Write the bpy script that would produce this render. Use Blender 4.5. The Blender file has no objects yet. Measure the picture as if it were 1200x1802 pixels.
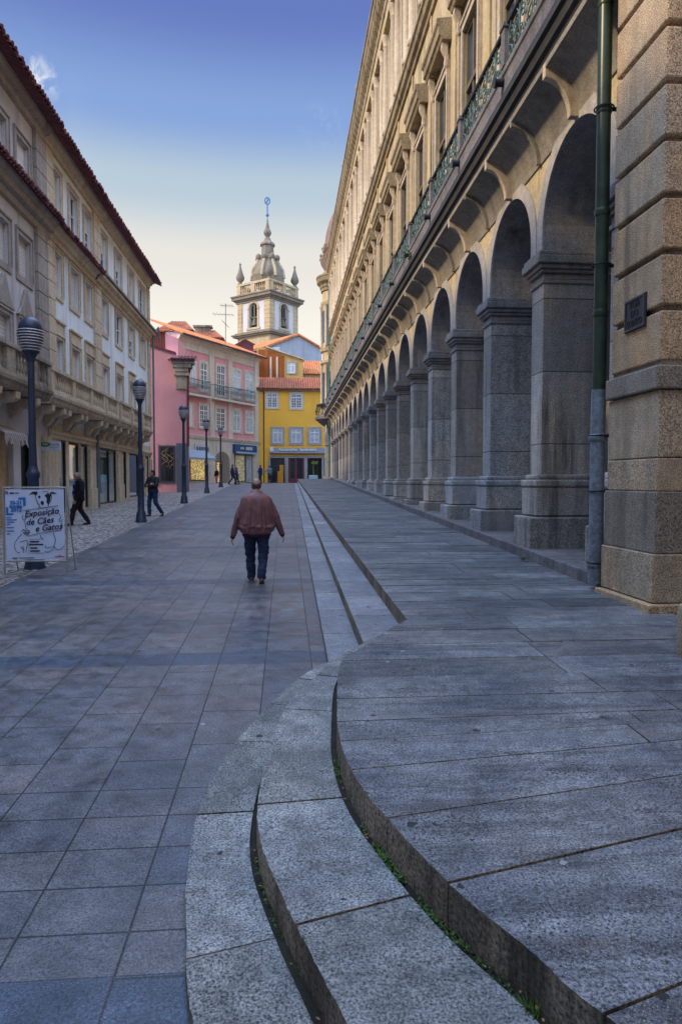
import bpy, bmesh, math, random
from mathutils import Vector, Matrix, noise as mnoise
R = math.radians
random.seed(7)
scene = bpy.context.scene
COL = scene.collection

# ------------------------------------------------------------------ camera, sky, sun, exposure
EYE = Vector((0, 0, 2.09))
cam_d = bpy.data.cameras.new('camera'); cam = bpy.data.objects.new('camera', cam_d); COL.objects.link(cam)
cam_d.sensor_fit = 'HORIZONTAL'; cam_d.sensor_width = 36; cam_d.lens = 36.0
cam_d.clip_start = 0.05; cam_d.clip_end = 3000
YAW = math.atan(97 / 1200); PITCH = math.atan(53 / 1200)
cam.location = EYE; cam.rotation_euler = (math.pi / 2 - PITCH, 0, -YAW)
scene.camera = cam
FW = Vector((math.sin(YAW) * math.cos(PITCH), math.cos(YAW) * math.cos(PITCH), -math.sin(PITCH)))
RT = Vector((math.cos(YAW), -math.sin(YAW), 0)); UP = RT.cross(FW)

SUN_EL = 31.5; SUN_DIR = Vector((-0.965, -0.26, 0)).normalized()   # towards the sun: left and a little behind
world = bpy.data.worlds.new('World'); scene.world = world; world.use_nodes = True
wn = world.node_tree.nodes; wl = world.node_tree.links
for n in list(wn): wn.remove(n)
w_out = wn.new('ShaderNodeOutputWorld'); w_bg = wn.new('ShaderNodeBackground')
w_sky = wn.new('ShaderNodeTexSky'); w_sky.sky_type = 'NISHITA'; w_sky.sun_disc = False
w_sky.sun_elevation = R(SUN_EL); w_sky.sun_rotation = math.atan2(SUN_DIR.x, SUN_DIR.y)
w_tc = wn.new('ShaderNodeTexCoord'); w_nrm = wn.new('ShaderNodeVectorMath'); w_nrm.operation = 'NORMALIZE'
wl.new(w_tc.outputs['Generated'], w_nrm.inputs[0])
w_sep = wn.new('ShaderNodeSeparateXYZ'); wl.new(w_nrm.outputs[0], w_sep.inputs[0])
w_ramp = wn.new('ShaderNodeValToRGB'); cr = w_ramp.color_ramp; cr.interpolation = 'EASE'
wl.new(w_sep.outputs['Z'], w_ramp.inputs['Fac'])
ZEN = (1.42, 1.98, 3.05)                            # unseen sky overhead, brightness added to fill the shaded street
SKY = [(0.0, (.62, .57, .48)), (.20, (.63, .585, .50)), (.30, (.54, .51, .455)), (.385, (.31, .38, .43)), (.46, (.150, .235, .44)),
       (.56, (.078, .118, .325)), (.62, (.072, .108, .31)), (.76, ZEN), (1.0, ZEN)]
while len(cr.elements) < len(SKY): cr.elements.new(.5)
for e, (p, c) in zip(cr.elements, SKY): e.position = p; e.color = (*c, 1)
# a few wisps of cloud, fixed to directions of the sky
def wisp(dirv, size, stretch):
    d = Vector(dirv).normalized()
    sub = wn.new('ShaderNodeVectorMath'); sub.operation = 'DISTANCE'; wl.new(w_nrm.outputs[0], sub.inputs[0]); sub.inputs[1].default_value = d
    mr = wn.new('ShaderNodeMapRange'); mr.inputs['From Min'].default_value = 0; mr.inputs['From Max'].default_value = size
    mr.inputs['To Min'].default_value = 1; mr.inputs['To Max'].default_value = 0; wl.new(sub.outputs['Value'], mr.inputs['Value'])
    nz = wn.new('ShaderNodeTexNoise'); nz.inputs['Scale'].default_value = stretch; nz.inputs['Detail'].default_value = 7; nz.inputs['Roughness'].default_value = .62
    nz.inputs['Distortion'].default_value = .6
    wl.new(w_nrm.outputs[0], nz.inputs['Vector'])
    mr2 = wn.new('ShaderNodeMapRange'); mr2.inputs['From Min'].default_value = .47; mr2.inputs['From Max'].default_value = .68; wl.new(nz.outputs['Fac'], mr2.inputs['Value'])
    mu = wn.new('ShaderNodeMath'); mu.operation = 'MULTIPLY'; wl.new(mr.outputs[0], mu.inputs[0]); wl.new(mr2.outputs[0], mu.inputs[1])
    return mu.outputs[0]
def dpx(x, y): return FW * 1200 + RT * (x - 600) + UP * (901 - y)
w_mixn = wn.new('ShaderNodeMixRGB'); w_mixn.blend_type = 'MIX'; w_mixn.inputs['Fac'].default_value = .12
w_sc = wn.new('ShaderNodeMixRGB'); w_sc.blend_type = 'MULTIPLY'; w_sc.inputs['Fac'].default_value = 1; w_sc.inputs['Color2'].default_value = (.1, .1, .1, 1)
wl.new(w_sky.outputs[0], w_sc.inputs['Color1']); wl.new(w_ramp.outputs[0], w_mixn.inputs['Color1']); wl.new(w_sc.outputs[0], w_mixn.inputs['Color2'])
cur = w_mixn.outputs[0]
w_back = wn.new('ShaderNodeMapRange'); w_back.inputs['From Min'].default_value = .1; w_back.inputs['From Max'].default_value = -.55
wl.new(w_sep.outputs['Y'], w_back.inputs['Value'])
w_bm = wn.new('ShaderNodeMixRGB'); w_bm.inputs['Color2'].default_value = (.85, 1.05, 1.4, 1)  # unseen sky behind the camera, brightness added as fill
wl.new(w_back.outputs[0], w_bm.inputs['Fac']); wl.new(cur, w_bm.inputs['Color1']); cur = w_bm.outputs[0]
for (px, py, size, st, amt) in [(62, 140, .03, 60, 1.7), (565, 225, .035, 60, .22), (-300, 300, .3, 14, .4)]:
    m = wisp(dpx(px, py), size, st)
    k = wn.new('ShaderNodeMath'); k.operation = 'MULTIPLY'; k.use_clamp = True; k.inputs[1].default_value = amt; wl.new(m, k.inputs[0])
    mx = wn.new('ShaderNodeMixRGB'); mx.inputs['Color2'].default_value = (.48, .50, .55, 1)
    wl.new(k.outputs[0], mx.inputs['Fac']); wl.new(cur, mx.inputs['Color1']); cur = mx.outputs[0]
wl.new(cur, w_bg.inputs['Color']); w_bg.inputs['Strength'].default_value = 1.0
wl.new(w_bg.outputs[0], w_out.inputs['Surface'])

sun_d = bpy.data.lights.new('sun', 'SUN'); sun_d.energy = 2.2; sun_d.angle = R(5); sun_d.color = (1.0, .77, .48)
sun = bpy.data.objects.new('sun', sun_d); COL.objects.link(sun)
sd = Vector((SUN_DIR.x * math.cos(R(SUN_EL)), SUN_DIR.y * math.cos(R(SUN_EL)), math.sin(R(SUN_EL))))
sun.rotation_euler = (-sd).to_track_quat('-Z', 'Y').to_euler(); sun.location = (-30, -30, 40)
scene.view_settings.view_transform = 'Standard'; scene.view_settings.look = 'None'
scene.view_settings.exposure = 0.75; scene.view_settings.gamma = 1
scene.render.engine = 'CYCLES'
try:
    scene.cycles.use_denoising = True; scene.cycles.max_bounces = 5; scene.cycles.diffuse_bounces = 3; scene.cycles.glossy_bounces = 2
    scene.cycles.transmission_bounces = 3; scene.cycles.transparent_max_bounces = 6
except Exception: pass

# ------------------------------------------------------------------ helpers: meshes
def zg(y):                                   # the street climbs 3 % away from the camera, then levels out
    return .03 * max(-12.0, min(y, 66.0))

class MB:
    def __init__(s, M=None): s.v = []; s.f = []; s.M = M
    def add(s, vs, fs):
        o = len(s.v)
        if s.M is not None: vs = [s.M @ Vector(p) for p in vs]
        s.v += [tuple(p) for p in vs]; s.f += [tuple(i + o for i in f) for f in fs]
    def box(s, a0, a1, b0, b1, c0, c1):
        s.add([(a0, b0, c0), (a1, b0, c0), (a1, b1, c0), (a0, b1, c0), (a0, b0, c1), (a1, b0, c1), (a1, b1, c1), (a0, b1, c1)],
              [(0, 3, 2, 1), (4, 5, 6, 7), (0, 1, 5, 4), (1, 2, 6, 5), (2, 3, 7, 6), (3, 0, 4, 7)])
    def prism(s, poly, a, b, axis='s', cap=True):       # poly in the other two coordinates
        n = len(poly)
        def P(t, p):
            if axis == 's': return (t, p[0], p[1])
            if axis == 'o': return (p[0], t, p[1])
            return (p[0], p[1], t)
        vs = [P(a, p) for p in poly] + [P(b, p) for p in poly]
        fs = [(i, (i + 1) % n, n + (i + 1) % n, n + i) for i in range(n)]
        if cap: fs += [tuple(range(n))[::-1], tuple(range(n, 2 * n))]
        s.add(vs, fs)
    def quad(s, a, b, c, d): s.add([a, b, c, d], [(0, 1, 2, 3)])
    def lathe(s, prof, cx=0, cy=0, n=20, a0=0.0, a1=2 * math.pi, rot=0.0):
        full = abs(a1 - a0 - 2 * math.pi) < 1e-6; m = n if full else n + 1
        vs = []; fs = []
        for (r, z) in prof:
            for i in range(m):
                a = a0 + (a1 - a0) * i / n + rot
                vs.append((cx + r * math.cos(a), cy + r * math.sin(a), z))
        for j in range(len(prof) - 1):
            for i in range(n):
                k = (i + 1) % m
                fs.append((j * m + i, j * m + k, (j + 1) * m + k, (j + 1) * m + i))
        if full:
            if prof[0][0] > 1e-4: fs.append(tuple(range(m))[::-1])
            if prof[-1][0] > 1e-4: fs.append(tuple((len(prof) - 1) * m + i for i in range(m)))
        s.add(vs, fs)
    def tube(s, pts, r, n=7, cap=True):
        pts = [Vector(p) for p in pts]; m = len(pts); vs = []; fs = []
        rs = r if isinstance(r, (list, tuple)) else [r] * m
        ref = None
        for i, p in enumerate(pts):
            t = (pts[min(i + 1, m - 1)] - pts[max(i - 1, 0)])
            t = t.normalized() if t.length > 1e-9 else Vector((0, 0, 1))
            if ref is None: ref = Vector((0, 0, 1)) if abs(t.z) < .9 else Vector((1, 0, 0))
            u = (ref - t * ref.dot(t))
            if u.length < 1e-6: u = t.orthogonal()
            u.normalize(); w = t.cross(u); ref = u
            for k in range(n):
                a = 2 * math.pi * k / n
                vs.append(p + (u * math.cos(a) + w * math.sin(a)) * rs[i])
        for i in range(m - 1):
            for k in range(n):
                q = (k + 1) % n
                fs.append((i * n + k, i * n + q, (i + 1) * n + q, (i + 1) * n + k))
        if cap: fs += [tuple(range(n))[::-1], tuple((m - 1) * n + k for k in range(n))]
        s.add(vs, fs)
    def ball(s, c, r, n=12, m=8):
        rx, ry, rz = r if isinstance(r, (tuple, list)) else (r, r, r)
        vs = [(c[0], c[1], c[2] - rz)]; fs = []
        for j in range(1, m):
            t = -math.pi / 2 + math.pi * j / m
            for i in range(n):
                a = 2 * math.pi * i / n
                vs.append((c[0] + rx * math.cos(t) * math.cos(a), c[1] + ry * math.cos(t) * math.sin(a), c[2] + rz * math.sin(t)))
        vs.append((c[0], c[1], c[2] + rz)); top = len(vs) - 1
        for i in range(n):
            k = (i + 1) % n
            fs.append((0, 1 + k, 1 + i)); fs.append((top, 1 + (m - 2) * n + i, 1 + (m - 2) * n + k))
            for j in range(m - 2): fs.append((1 + j * n + i, 1 + j * n + k, 1 + (j + 1) * n + k, 1 + (j + 1) * n + i))
        s.add(vs, fs)
    def ring(s, s0, s1, z0, z1, w, o0, o1, bottom=True):  # rectangular frame in a wall frame: butted members
        s.box(s0, s0 + w, o0, o1, z0, z1); s.box(s1 - w, s1, o0, o1, z0, z1)
        s.box(s0 + w, s1 - w, o0, o1, z1 - w, z1)
        if bottom: s.box(s0 + w, s1 - w, o0, o1, z0, z0 + w)
    def build(s, name, mat, parent=None, label=None, bevel=0, smooth=False, segs=2, cat=None, group=None, kind=None, origin=None, recalc=True, side=None):
        me = bpy.data.meshes.new(name)
        root = parent
        off = Vector((0, 0, 0))
        if parent is not None:
            while root.parent is not None: root = root.parent
            off = root.location.copy()
        elif origin is not None: off = Vector(origin)
        me.from_pydata([tuple(Vector(p) - off) for p in s.v], [], s.f)
        me.materials.append(mat)
        if recalc:
            bm = bmesh.new(); bm.from_mesh(me); bmesh.ops.recalc_face_normals(bm, faces=bm.faces); bm.to_mesh(me); bm.free()
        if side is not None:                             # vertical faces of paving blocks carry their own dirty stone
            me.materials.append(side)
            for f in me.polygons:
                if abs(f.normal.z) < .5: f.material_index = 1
        if smooth:
            me.polygons.foreach_set('use_smooth', [True] * len(me.polygons))
            try: me.set_sharp_from_angle(angle=R(40))
            except Exception: pass
        o = bpy.data.objects.new(name, me); COL.objects.link(o)
        if parent is not None: o.parent = parent
        elif origin is not None: o.location = off
        if bevel:
            b = o.modifiers.new('bevel', 'BEVEL'); b.width = bevel; b.segments = segs; b.limit_method = 'ANGLE'; b.angle_limit = R(35)
            b.use_clamp_overlap = True
        if label: o['label'] = label
        if cat: o['category'] = cat
        if group: o['group'] = group
        if kind: o['kind'] = kind
        return o

def split_build(mb, name, mat, parent, join=1, **kw):
    """every loose piece of mb becomes a part of its own (join: how many following pieces belong together)"""
    n = len(mb.v); up = list(range(n))
    def root(i):
        while up[i] != i: up[i] = up[up[i]]; i = up[i]
        return i
    for f in mb.f:
        a = root(f[0])
        for q in f[1:]: up[root(q)] = a
    isl = {}
    for f in mb.f: isl.setdefault(root(f[0]), []).append(f)
    L = list(isl.values()); out = []
    for g0 in range(0, len(L), join):
        fs = [f for grp in L[g0:g0 + join] for f in grp]; used = sorted({i for f in fs for i in f}); ix = {v: k for k, v in enumerate(used)}
        m = MB(); m.v = [mb.v[i] for i in used]; m.f = [tuple(ix[i] for i in f) for f in fs]; out.append(m.build(name, mat, parent, **kw))
    return out
def thing(name, label, cat, loc=(0, 0, 0), group=None):
    o = bpy.data.objects.new(name, None); o.empty_display_size = .2; COL.objects.link(o)
    o.location = loc; o['label'] = label; o['category'] = cat
    if group: o['group'] = group
    return o
def dup(o, delta, parent=None):                    # copy of a part (and its sub-parts) moved by delta
    c = o.copy(); COL.objects.link(c)
    c.parent = parent if parent is not None else o.parent
    c.location = o.location + Vector(delta)
    for ch in list(o.children):
        d = ch.copy(); COL.objects.link(d); d.parent = c
    return c
def dup_thing(o, loc, label, rotz=0):
    c = o.copy(); COL.objects.link(c); c.location = loc; c.rotation_euler = (0, 0, rotz); c['label'] = label
    for ch in list(o.children):
        d = ch.copy(); COL.objects.link(d); d.parent = c
        for g in list(ch.children):
            e = g.copy(); COL.objects.link(e); e.parent = d
    return c

class Frame:                                        # wall frame: s along the wall, o out of the wall, z up
    def __init__(f, org, sdir, nrm):
        f.org = Vector(org); f.s = Vector(sdir).normalized(); f.n = Vector(nrm).normalized()
        f.M = Matrix(((f.s.x, f.n.x, 0, f.org.x), (f.s.y, f.n.y, 0, f.org.y), (0, 0, 1, f.org.z), (0, 0, 0, 1)))
    def mb(f): return MB(f.M)
    def at(f, x, y, o=0.0):                         # where the sight line of photo pixel (x, y) meets the wall: (s, z)
        d = dpx(x, y); p0 = f.org + f.n * o
        t = (p0 - EYE).dot(f.n) / d.dot(f.n); p = EYE + d * t - f.org
        return p.dot(f.s), p.z
def gnd(x, y, z0=0.0):
    d = dpx(x, y); t = (z0 - EYE.z) / (d.z - .03 * d.y); return EYE + d * t

def holes_wall(mb, s0, s1, z0, z1, holes, depth, o=0.0):   # wall sheet with recessed openings (s0,s1,z0,z1)
    S = sorted({round(v, 4) for v in [s0, s1] + [h[0] for h in holes] + [h[1] for h in holes] if s0 - 1e-6 <= v <= s1 + 1e-6})
    Z = sorted({round(v, 4) for v in [z0, z1] + [h[2] for h in holes] + [h[3] for h in holes] if z0 - 1e-6 <= v <= z1 + 1e-6})
    for i in range(len(S) - 1):
        for j in range(len(Z) - 1):
            sm = (S[i] + S[i + 1]) / 2; zm = (Z[j] + Z[j + 1]) / 2
            if any(h[0] < sm < h[1] and h[2] < zm < h[3] for h in holes): continue
            mb.quad((S[i], o, Z[j]), (S[i + 1], o, Z[j]), (S[i + 1], o, Z[j + 1]), (S[i], o, Z[j + 1]))
    for h in holes:
        a, b, c, d = h[:4]; q = o - depth
        mb.quad((a, o, c), (a, q, c), (a, q, d), (a, o, d)); mb.quad((b, o, c), (b, q, c), (b, q, d), (b, o, d))
        mb.quad((a, o, d), (b, o, d), (b, q, d), (a, q, d)); mb.quad((a, o, c), (b, o, c), (b, q, c), (a, q, c))

def tile_roof(mb, s0, s1, o0, z0, o1, z1, pitch=.22, r=.085, th=.03):
    """Roman tiles: a sheet under rows of half-round cover tiles from eave (o0,z0) to ridge (o1,z1)."""
    mb.prism([(o0, z0), (o1, z1), (o1, z1 - th), (o0, z0 - th)], s0, s1, 's')
    n = max(1, int((s1 - s0) / pitch)); L = math.hypot(o1 - o0, z1 - z0)
    for i in range(n + 1):                            # channel tiles, seen from below at the eave
        c = s0 + i * (s1 - s0) / n; vs = []; rr = (s1 - s0) / n * .5; Lc = min(L, .9); uo, uz = (o1 - o0) / L, (z1 - z0) / L
        for d0 in (-.05, Lc): vs += [(c + rr * math.cos(math.pi * k / 5), o0 + uo * d0, z0 + uz * d0 - th - .005 - rr * .75 * math.sin(math.pi * k / 5)) for k in range(6)]
        mb.add(vs, [(k, k + 1, 7 + k, 6 + k) for k in range(5)])
    uo, uz = (o1 - o0) / L, (z1 - z0) / L
    no, nz = -uz, uo
    if nz < 0: no, nz = -no, -nz
    K = 5
    for i in range(n):
        c = s0 + (i + .5) * (s1 - s0) / n + random.uniform(-.01, .01); e = random.uniform(-.03, .05)
        vs = []
        for (d0, rr) in ((-e - .03, r * 1.08), (L, r * .92)):
            for k in range(K + 1):
                a = math.pi * k / K
                vs.append((c + rr * math.cos(a), o0 + uo * d0 + no * rr * math.sin(a), z0 + uz * d0 + nz * rr * math.sin(a)))
        fs = [(k, k + 1, K + 1 + k + 1, K + 1 + k) for k in range(K)] + [tuple(range(K + 1))]
        mb.add(vs, fs)

# ------------------------------------------------------------------ helpers: materials
class NB:
    def __init__(s, name):
        s.m = bpy.data.materials.new(name); s.m.use_nodes = True; s.t = s.m.node_tree
        s.bsdf = s.t.nodes.get('Principled BSDF'); s.out = s.t.nodes.get('Material Output')
    def n(s, t, **k):
        x = s.t.nodes.new(t)
        for a, b in k.items(): setattr(x, a, b)
        return x
    def l(s, a, b): s.t.links.new(a, b)
    def pos(s): return s.n('ShaderNodeNewGeometry').outputs['Position']
    def map(s, v, scale=(1, 1, 1), rot=(0, 0, 0), loc=(0, 0, 0)):
        m = s.n('ShaderNodeMapping'); m.inputs['Scale'].default_value = scale; m.inputs['Rotation'].default_value = rot; m.inputs['Location'].default_value = loc
        s.l(v, m.inputs['Vector']); return m.outputs[0]
    def noise(s, v, scale, detail=3, rough=.55, dist=0):
        x = s.n('ShaderNodeTexNoise'); x.inputs['Scale'].default_value = scale; x.inputs['Detail'].default_value = detail
        x.inputs['Roughness'].default_value = rough; x.inputs['Distortion'].default_value = dist; s.l(v, x.inputs['Vector']); return x.outputs['Fac']
    def rng(s, v, a, b, c=0.0, d=1.0):
        x = s.n('ShaderNodeMapRange'); x.inputs['From Min'].default_value = a; x.inputs['From Max'].default_value = b
        x.inputs['To Min'].default_value = c; x.inputs['To Max'].default_value = d; s.l(v, x.inputs['Value']); return x.outputs[0]
    def math(s, op, a, b=None, clamp=False):
        x = s.n('ShaderNodeMath', operation=op, use_clamp=clamp)
        for i, q in enumerate((a, b)):
            if q is None: continue
            if isinstance(q, (int, float)): x.inputs[i].default_value = q
            else: s.l(q, x.inputs[i])
        return x.outputs[0]
    def mix(s, f, a, b, blend='MIX'):
        x = s.n('ShaderNodeMixRGB', blend_type=blend)
        for i, q in zip(('Fac', 'Color1', 'Color2'), (f, a, b)):
            if isinstance(q, (int, float)): x.inputs[i].default_value = q
            elif isinstance(q, (tuple, list)): x.inputs[i].default_value = (*q, 1) if len(q) == 3 else q
            else: s.l(q, x.inputs[i])
        return x.outputs[0]
    def grey(s, v):
        x = s.n('ShaderNodeCombineColor')
        for i in range(3): s.l(v, x.inputs[i])
        return x.outputs[0]
    def fin(s, col, rough=.8, bump=None, bstr=.3, bdist=.01, spec=.4, metal=0):
        if isinstance(col, (tuple, list)): s.bsdf.inputs['Base Color'].default_value = (*col, 1)
        else: s.l(col, s.bsdf.inputs['Base Color'])
        if isinstance(rough, (int, float)): s.bsdf.inputs['Roughness'].default_value = rough
        else: s.l(rough, s.bsdf.inputs['Roughness'])
        s.bsdf.inputs['Specular IOR Level'].default_value = spec; s.bsdf.inputs['Metallic'].default_value = metal
        if bump is not None:
            b = s.n('ShaderNodeBump'); b.inputs['Strength'].default_value = bstr; b.inputs['Distance'].default_value = bdist
            s.l(bump, b.inputs['Height']); s.l(b.outputs[0], s.bsdf.inputs['Normal'])
        return s.m

def stone(name, c1, c2, speck=70, sp=.45, streak=0.0, sdark=(.03, .03, .028), rough=.85, bstr=.35, moss=0.0, patch=.7, pits=0.0, spots=0.0, spec=.35, drag=0.0, isl=0.0, obr=0.0, courses=0.0, mot=.2):
    k = NB(name); p = k.pos()
    big = k.noise(p, patch, 5, .6); mid = k.noise(p, 7, 4, .6); fine = k.noise(p, speck, 2, .7)
    col = k.mix(k.rng(big, .3, .7), c1, c2)
    m = k.math('MULTIPLY', k.rng(mid, .25, .75, 1 - mot, 1 + mot), k.rng(fine, .3, .7, 1 - sp, 1 + sp))
    col = k.mix(1, col, k.grey(m), 'MULTIPLY')
    if isl:                                           # each block cut from its own stone
        ri = k.n('ShaderNodeNewGeometry').outputs['Random Per Island']
        col = k.mix(1, col, k.grey(k.rng(ri, 0, 1, 1 - isl, 1 + isl)), 'MULTIPLY'); r2 = k.math('FRACT', k.math('MULTIPLY', ri, 17.3)); col = k.mix(k.math('MULTIPLY', r2, isl * 1.6, True), col, k.mix(1, col, (1.12, .98, .86), 'MULTIPLY'))
    if obr:
        ri = k.n('ShaderNodeObjectInfo').outputs['Random']
        col = k.mix(1, col, k.grey(k.rng(ri, 0, 1, 1 - obr, 1 + obr)), 'MULTIPLY'); r2 = k.math('FRACT', k.math('MULTIPLY', ri, 13.7)); col = k.mix(r2, col, k.mix(1, col, (1.14, .98, .80), 'MULTIPLY'))
        f = k.rng(k.noise(k.map(p, (1.6, 1.6, .8)), 1, 4, .6), .52, .66); col = k.mix(k.math('MULTIPLY', f, .55), col, k.mix(1, col, (1.35, 1.12, .85), 'MULTIPLY'))
    if courses:
        sz = k.n('ShaderNodeSeparateXYZ'); k.l(p, sz.inputs[0]); zf = k.math('DIVIDE', k.math('ADD', sz.outputs['Z'], .41), courses); fr = k.math('FRACT', zf)
        ln = k.math('LESS_THAN', k.math('ABSOLUTE', k.math('SUBTRACT', fr, .5)), .0075); wn_ = k.n('ShaderNodeTexWhiteNoise', noise_dimensions='1D'); k.l(k.math('FLOOR', k.math('ADD', zf, .5)), wn_.inputs['W'])
        col = k.mix(1, col, k.grey(k.rng(wn_.outputs['Value'], 0, 1, .82, 1.18)), 'MULTIPLY'); col = k.mix(k.math('MULTIPLY', ln, .8), col, (.03, .03, .03))
    if streak:
        st = k.noise(k.map(p, (3.2, 3.2, .22)), 1.0, 5, .65); st2 = k.noise(p, .5, 3)
        f = k.math('MULTIPLY', k.rng(st, .46, .72), k.rng(st2, .3, .65)); f = k.math('MULTIPLY', f, streak, True)
        col = k.mix(f, col, sdark)
    if moss:
        f = k.math('MULTIPLY', k.rng(k.noise(p, 2.2, 5, .7), .52, .7), moss, True); col = k.mix(f, col, (.035, .045, .015))
    if drag:                                          # scuffs and dirt drawn out across the walkway
        f = k.math('MULTIPLY', k.rng(k.noise(k.map(p, (.9, 7.5, 1)), 1, 6, .7), .47, .60), drag, True)
        col = k.mix(f, col, k.mix(1, col, (.34, .34, .38), 'MULTIPLY'))
        f = k.rng(k.noise(k.map(p, (.8, 3.0, 1), (0, 0, .1), (3, 1, 0)), 1, 4, .6), .60, .70); col = k.mix(k.math('MULTIPLY', f, .35), col, (.17, .125, .085))
        f = k.rng(k.noise(p, 190, 1), .66, .72); col = k.mix(f, col, (.42, .43, .45))
    h = fine
    if pits:
        vo = k.n('ShaderNodeTexVoronoi'); vo.inputs['Scale'].default_value = 42; k.l(p, vo.inputs['Vector'])
        area = k.rng(k.noise(p, 2.6, 3), .42, .62)
        f = k.math('MULTIPLY', k.math('LESS_THAN', vo.outputs['Distance'], .26), area); f = k.math('MULTIPLY', f, pits, True)
        col = k.mix(f, col, (.012, .013, .015)); h = k.math('SUBTRACT', h, f)
    if spots:
        vo = k.n('ShaderNodeTexVoronoi'); vo.inputs['Scale'].default_value = 6.5; nzc = k.n('ShaderNodeTexNoise'); nzc.inputs['Scale'].default_value = 30; k.l(p, nzc.inputs['Vector']); k.l(k.mix(.06, p, nzc.outputs['Color'], 'ADD'), vo.inputs['Vector'])
        sepc = k.n('ShaderNodeSeparateColor'); k.l(vo.outputs['Color'], sepc.inputs[0])
        rad = k.rng(sepc.outputs[0], .30, 1.0, 0.0, .17)
        f = k.math('MULTIPLY', k.math('LESS_THAN', vo.outputs['Distance'], rad), spots); tone = k.math('GREATER_THAN', sepc.outputs[1], .86)
        col = k.mix(f, col, k.mix(tone, (.014, .015, .018), (.30, .30, .31)))
    return k.fin(col, rough, h, bstr, .006, spec)

def plaster(name, c, stain=.35, rough=.9, dirt=(.10, .09, .085), streak=.5):
    k = NB(name); p = k.pos()
    col = k.mix(k.rng(k.noise(p, .55, 6, .62), .3, .72), c, tuple(v * (1 - stain) for v in c))
    st = k.rng(k.noise(k.map(p, (2.2, 2.2, .16)), 1, 5, .6), .52, .78); st = k.math('MULTIPLY', st, streak, True)
    col = k.mix(st, col, k.mix(.5, tuple(v * .6 for v in c), dirt))
    f = k.noise(p, 26, 4, .6); col = k.mix(1, col, k.grey(k.rng(f, .3, .7, .92, 1.07)), 'MULTIPLY')
    return k.fin(col, rough, f, .2, .01, .25)
def flat(name, c, rough=.6, spec=.4, metal=0, var=.15, scale=8):
    k = NB(name); f = k.noise(k.pos(), scale, 4, .6)
    col = k.mix(k.rng(f, .3, .7), tuple(v * (1 - var) for v in c), tuple(min(1, v * (1 + var)) for v in c))
    return k.fin(col, rough, f, .08, .005, spec, metal)
def glassy(name, c, rough=.06, spec=.9):
    k = NB(name); f = k.noise(k.pos(), .9, 2)
    return k.fin(k.mix(k.rng(f, .35, .65), c, tuple(v * .5 for v in c)), rough, f, .05, .02, spec)
def clear_glass(name, tint=(.8, .9, .9), refl=.16):
    k = NB(name); tr = k.n('ShaderNodeBsdfTransparent'); tr.inputs[0].default_value = (*tint, 1)
    gl = k.n('ShaderNodeBsdfGlossy'); gl.inputs['Roughness'].default_value = .03; gl.inputs['Color'].default_value = (.9, .95, 1, 1)
    fr = k.n('ShaderNodeFresnel'); fr.inputs['IOR'].default_value = 1.5
    mx = k.n('ShaderNodeMixShader'); k.l(k.math('ADD', fr.outputs[0], refl, True), mx.inputs[0]); k.l(tr.outputs[0], mx.inputs[1]); k.l(gl.outputs[0], mx.inputs[2])
    k.l(mx.outputs[0], k.out.inputs['Surface']); return k.m
def tilemat(name, c1, c2, c3):
    k = NB(name); p = k.pos()
    vo = k.n('ShaderNodeTexVoronoi'); vo.inputs['Scale'].default_value = 3.2; k.l(p, vo.inputs['Vector'])
    sp = k.n('ShaderNodeSeparateColor'); k.l(vo.outputs['Color'], sp.inputs[0])
    col = k.mix(sp.outputs[0], c1, c2); col = k.mix(k.rng(k.noise(p, 1.4, 5, .7), .5, .72), col, c3)
    f = k.noise(p, 20, 4); col = k.mix(1, col, k.grey(k.rng(f, .3, .7, .75, 1.2)), 'MULTIPLY')
    return k.fin(col, .85, f, .3, .01, .25)
def emit(name, c, s):
    k = NB(name); e = k.n('ShaderNodeEmission'); e.inputs[0].default_value = (*c, 1); e.inputs[1].default_value = s
    k.l(e.outputs[0], k.out.inputs['Surface']); return k.m

M = {}
M['arch_stone'] = stone('blue grey granite', (.20, .21, .235), (.31, .305, .305), 60, .55, .9, (.06, .058, .055), patch=.6, bstr=.4, obr=.12)
M['pillar_stone'] = stone('blue grey granite pillar', (.26, .275, .31), (.43, .42, .41), 50, .75, 1.15, (.06, .058, .058), patch=.5, bstr=.5, obr=.2, courses=1.27)
M['warm_stone'] = stone('honey granite', (.44, .33, .175), (.55, .44, .27), 45, .28, 1.1, (.10, .08, .05), patch=.5)
M['spandrel'] = stone('honey spandrel stone', (.50, .38, .20), (.58, .48, .31), 45, .25, .9, (.09, .075, .05), patch=.8)
M['pale_stone'] = stone('pale granite surround', (.46, .365, .25), (.56, .46, .34), 50, .25, .8, (.15, .12, .09))
M['archivolt'] = stone('mauve granite', (.36, .33, .31), (.46, .43, .39), 55, .3, .5, (.09, .08, .075))
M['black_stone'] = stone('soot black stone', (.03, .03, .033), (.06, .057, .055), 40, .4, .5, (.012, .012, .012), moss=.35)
M['dirty_stone'] = stone('weathered grey stone', (.12, .11, .12), (.21, .19, .19), 35, .45, .7, (.04, .04, .04), moss=.4)
M['cornice'] = stone('weathered cornice stone', (.22, .165, .09), (.36, .28, .17), 30, .5, 1.0, (.05, .04, .03), moss=.3)
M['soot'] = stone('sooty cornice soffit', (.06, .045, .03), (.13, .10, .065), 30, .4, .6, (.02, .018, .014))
M['cove'] = stone('grey cove stone', (.19, .175, .15), (.30, .27, .22), 40, .35, .6, (.05, .045, .04))
M['pier_stone'] = stone('brown speckled granite', (.35, .27, .185), (.45, .365, .265), 70, .95, .8, (.07, .06, .05), patch=.9, bstr=.6, obr=.12)
M['pier_dark'] = stone('stained granite block', (.23, .185, .14), (.32, .265, .205), 70, .9, 1.2, (.06, .052, .045), patch=.9, bstr=.6)
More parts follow.
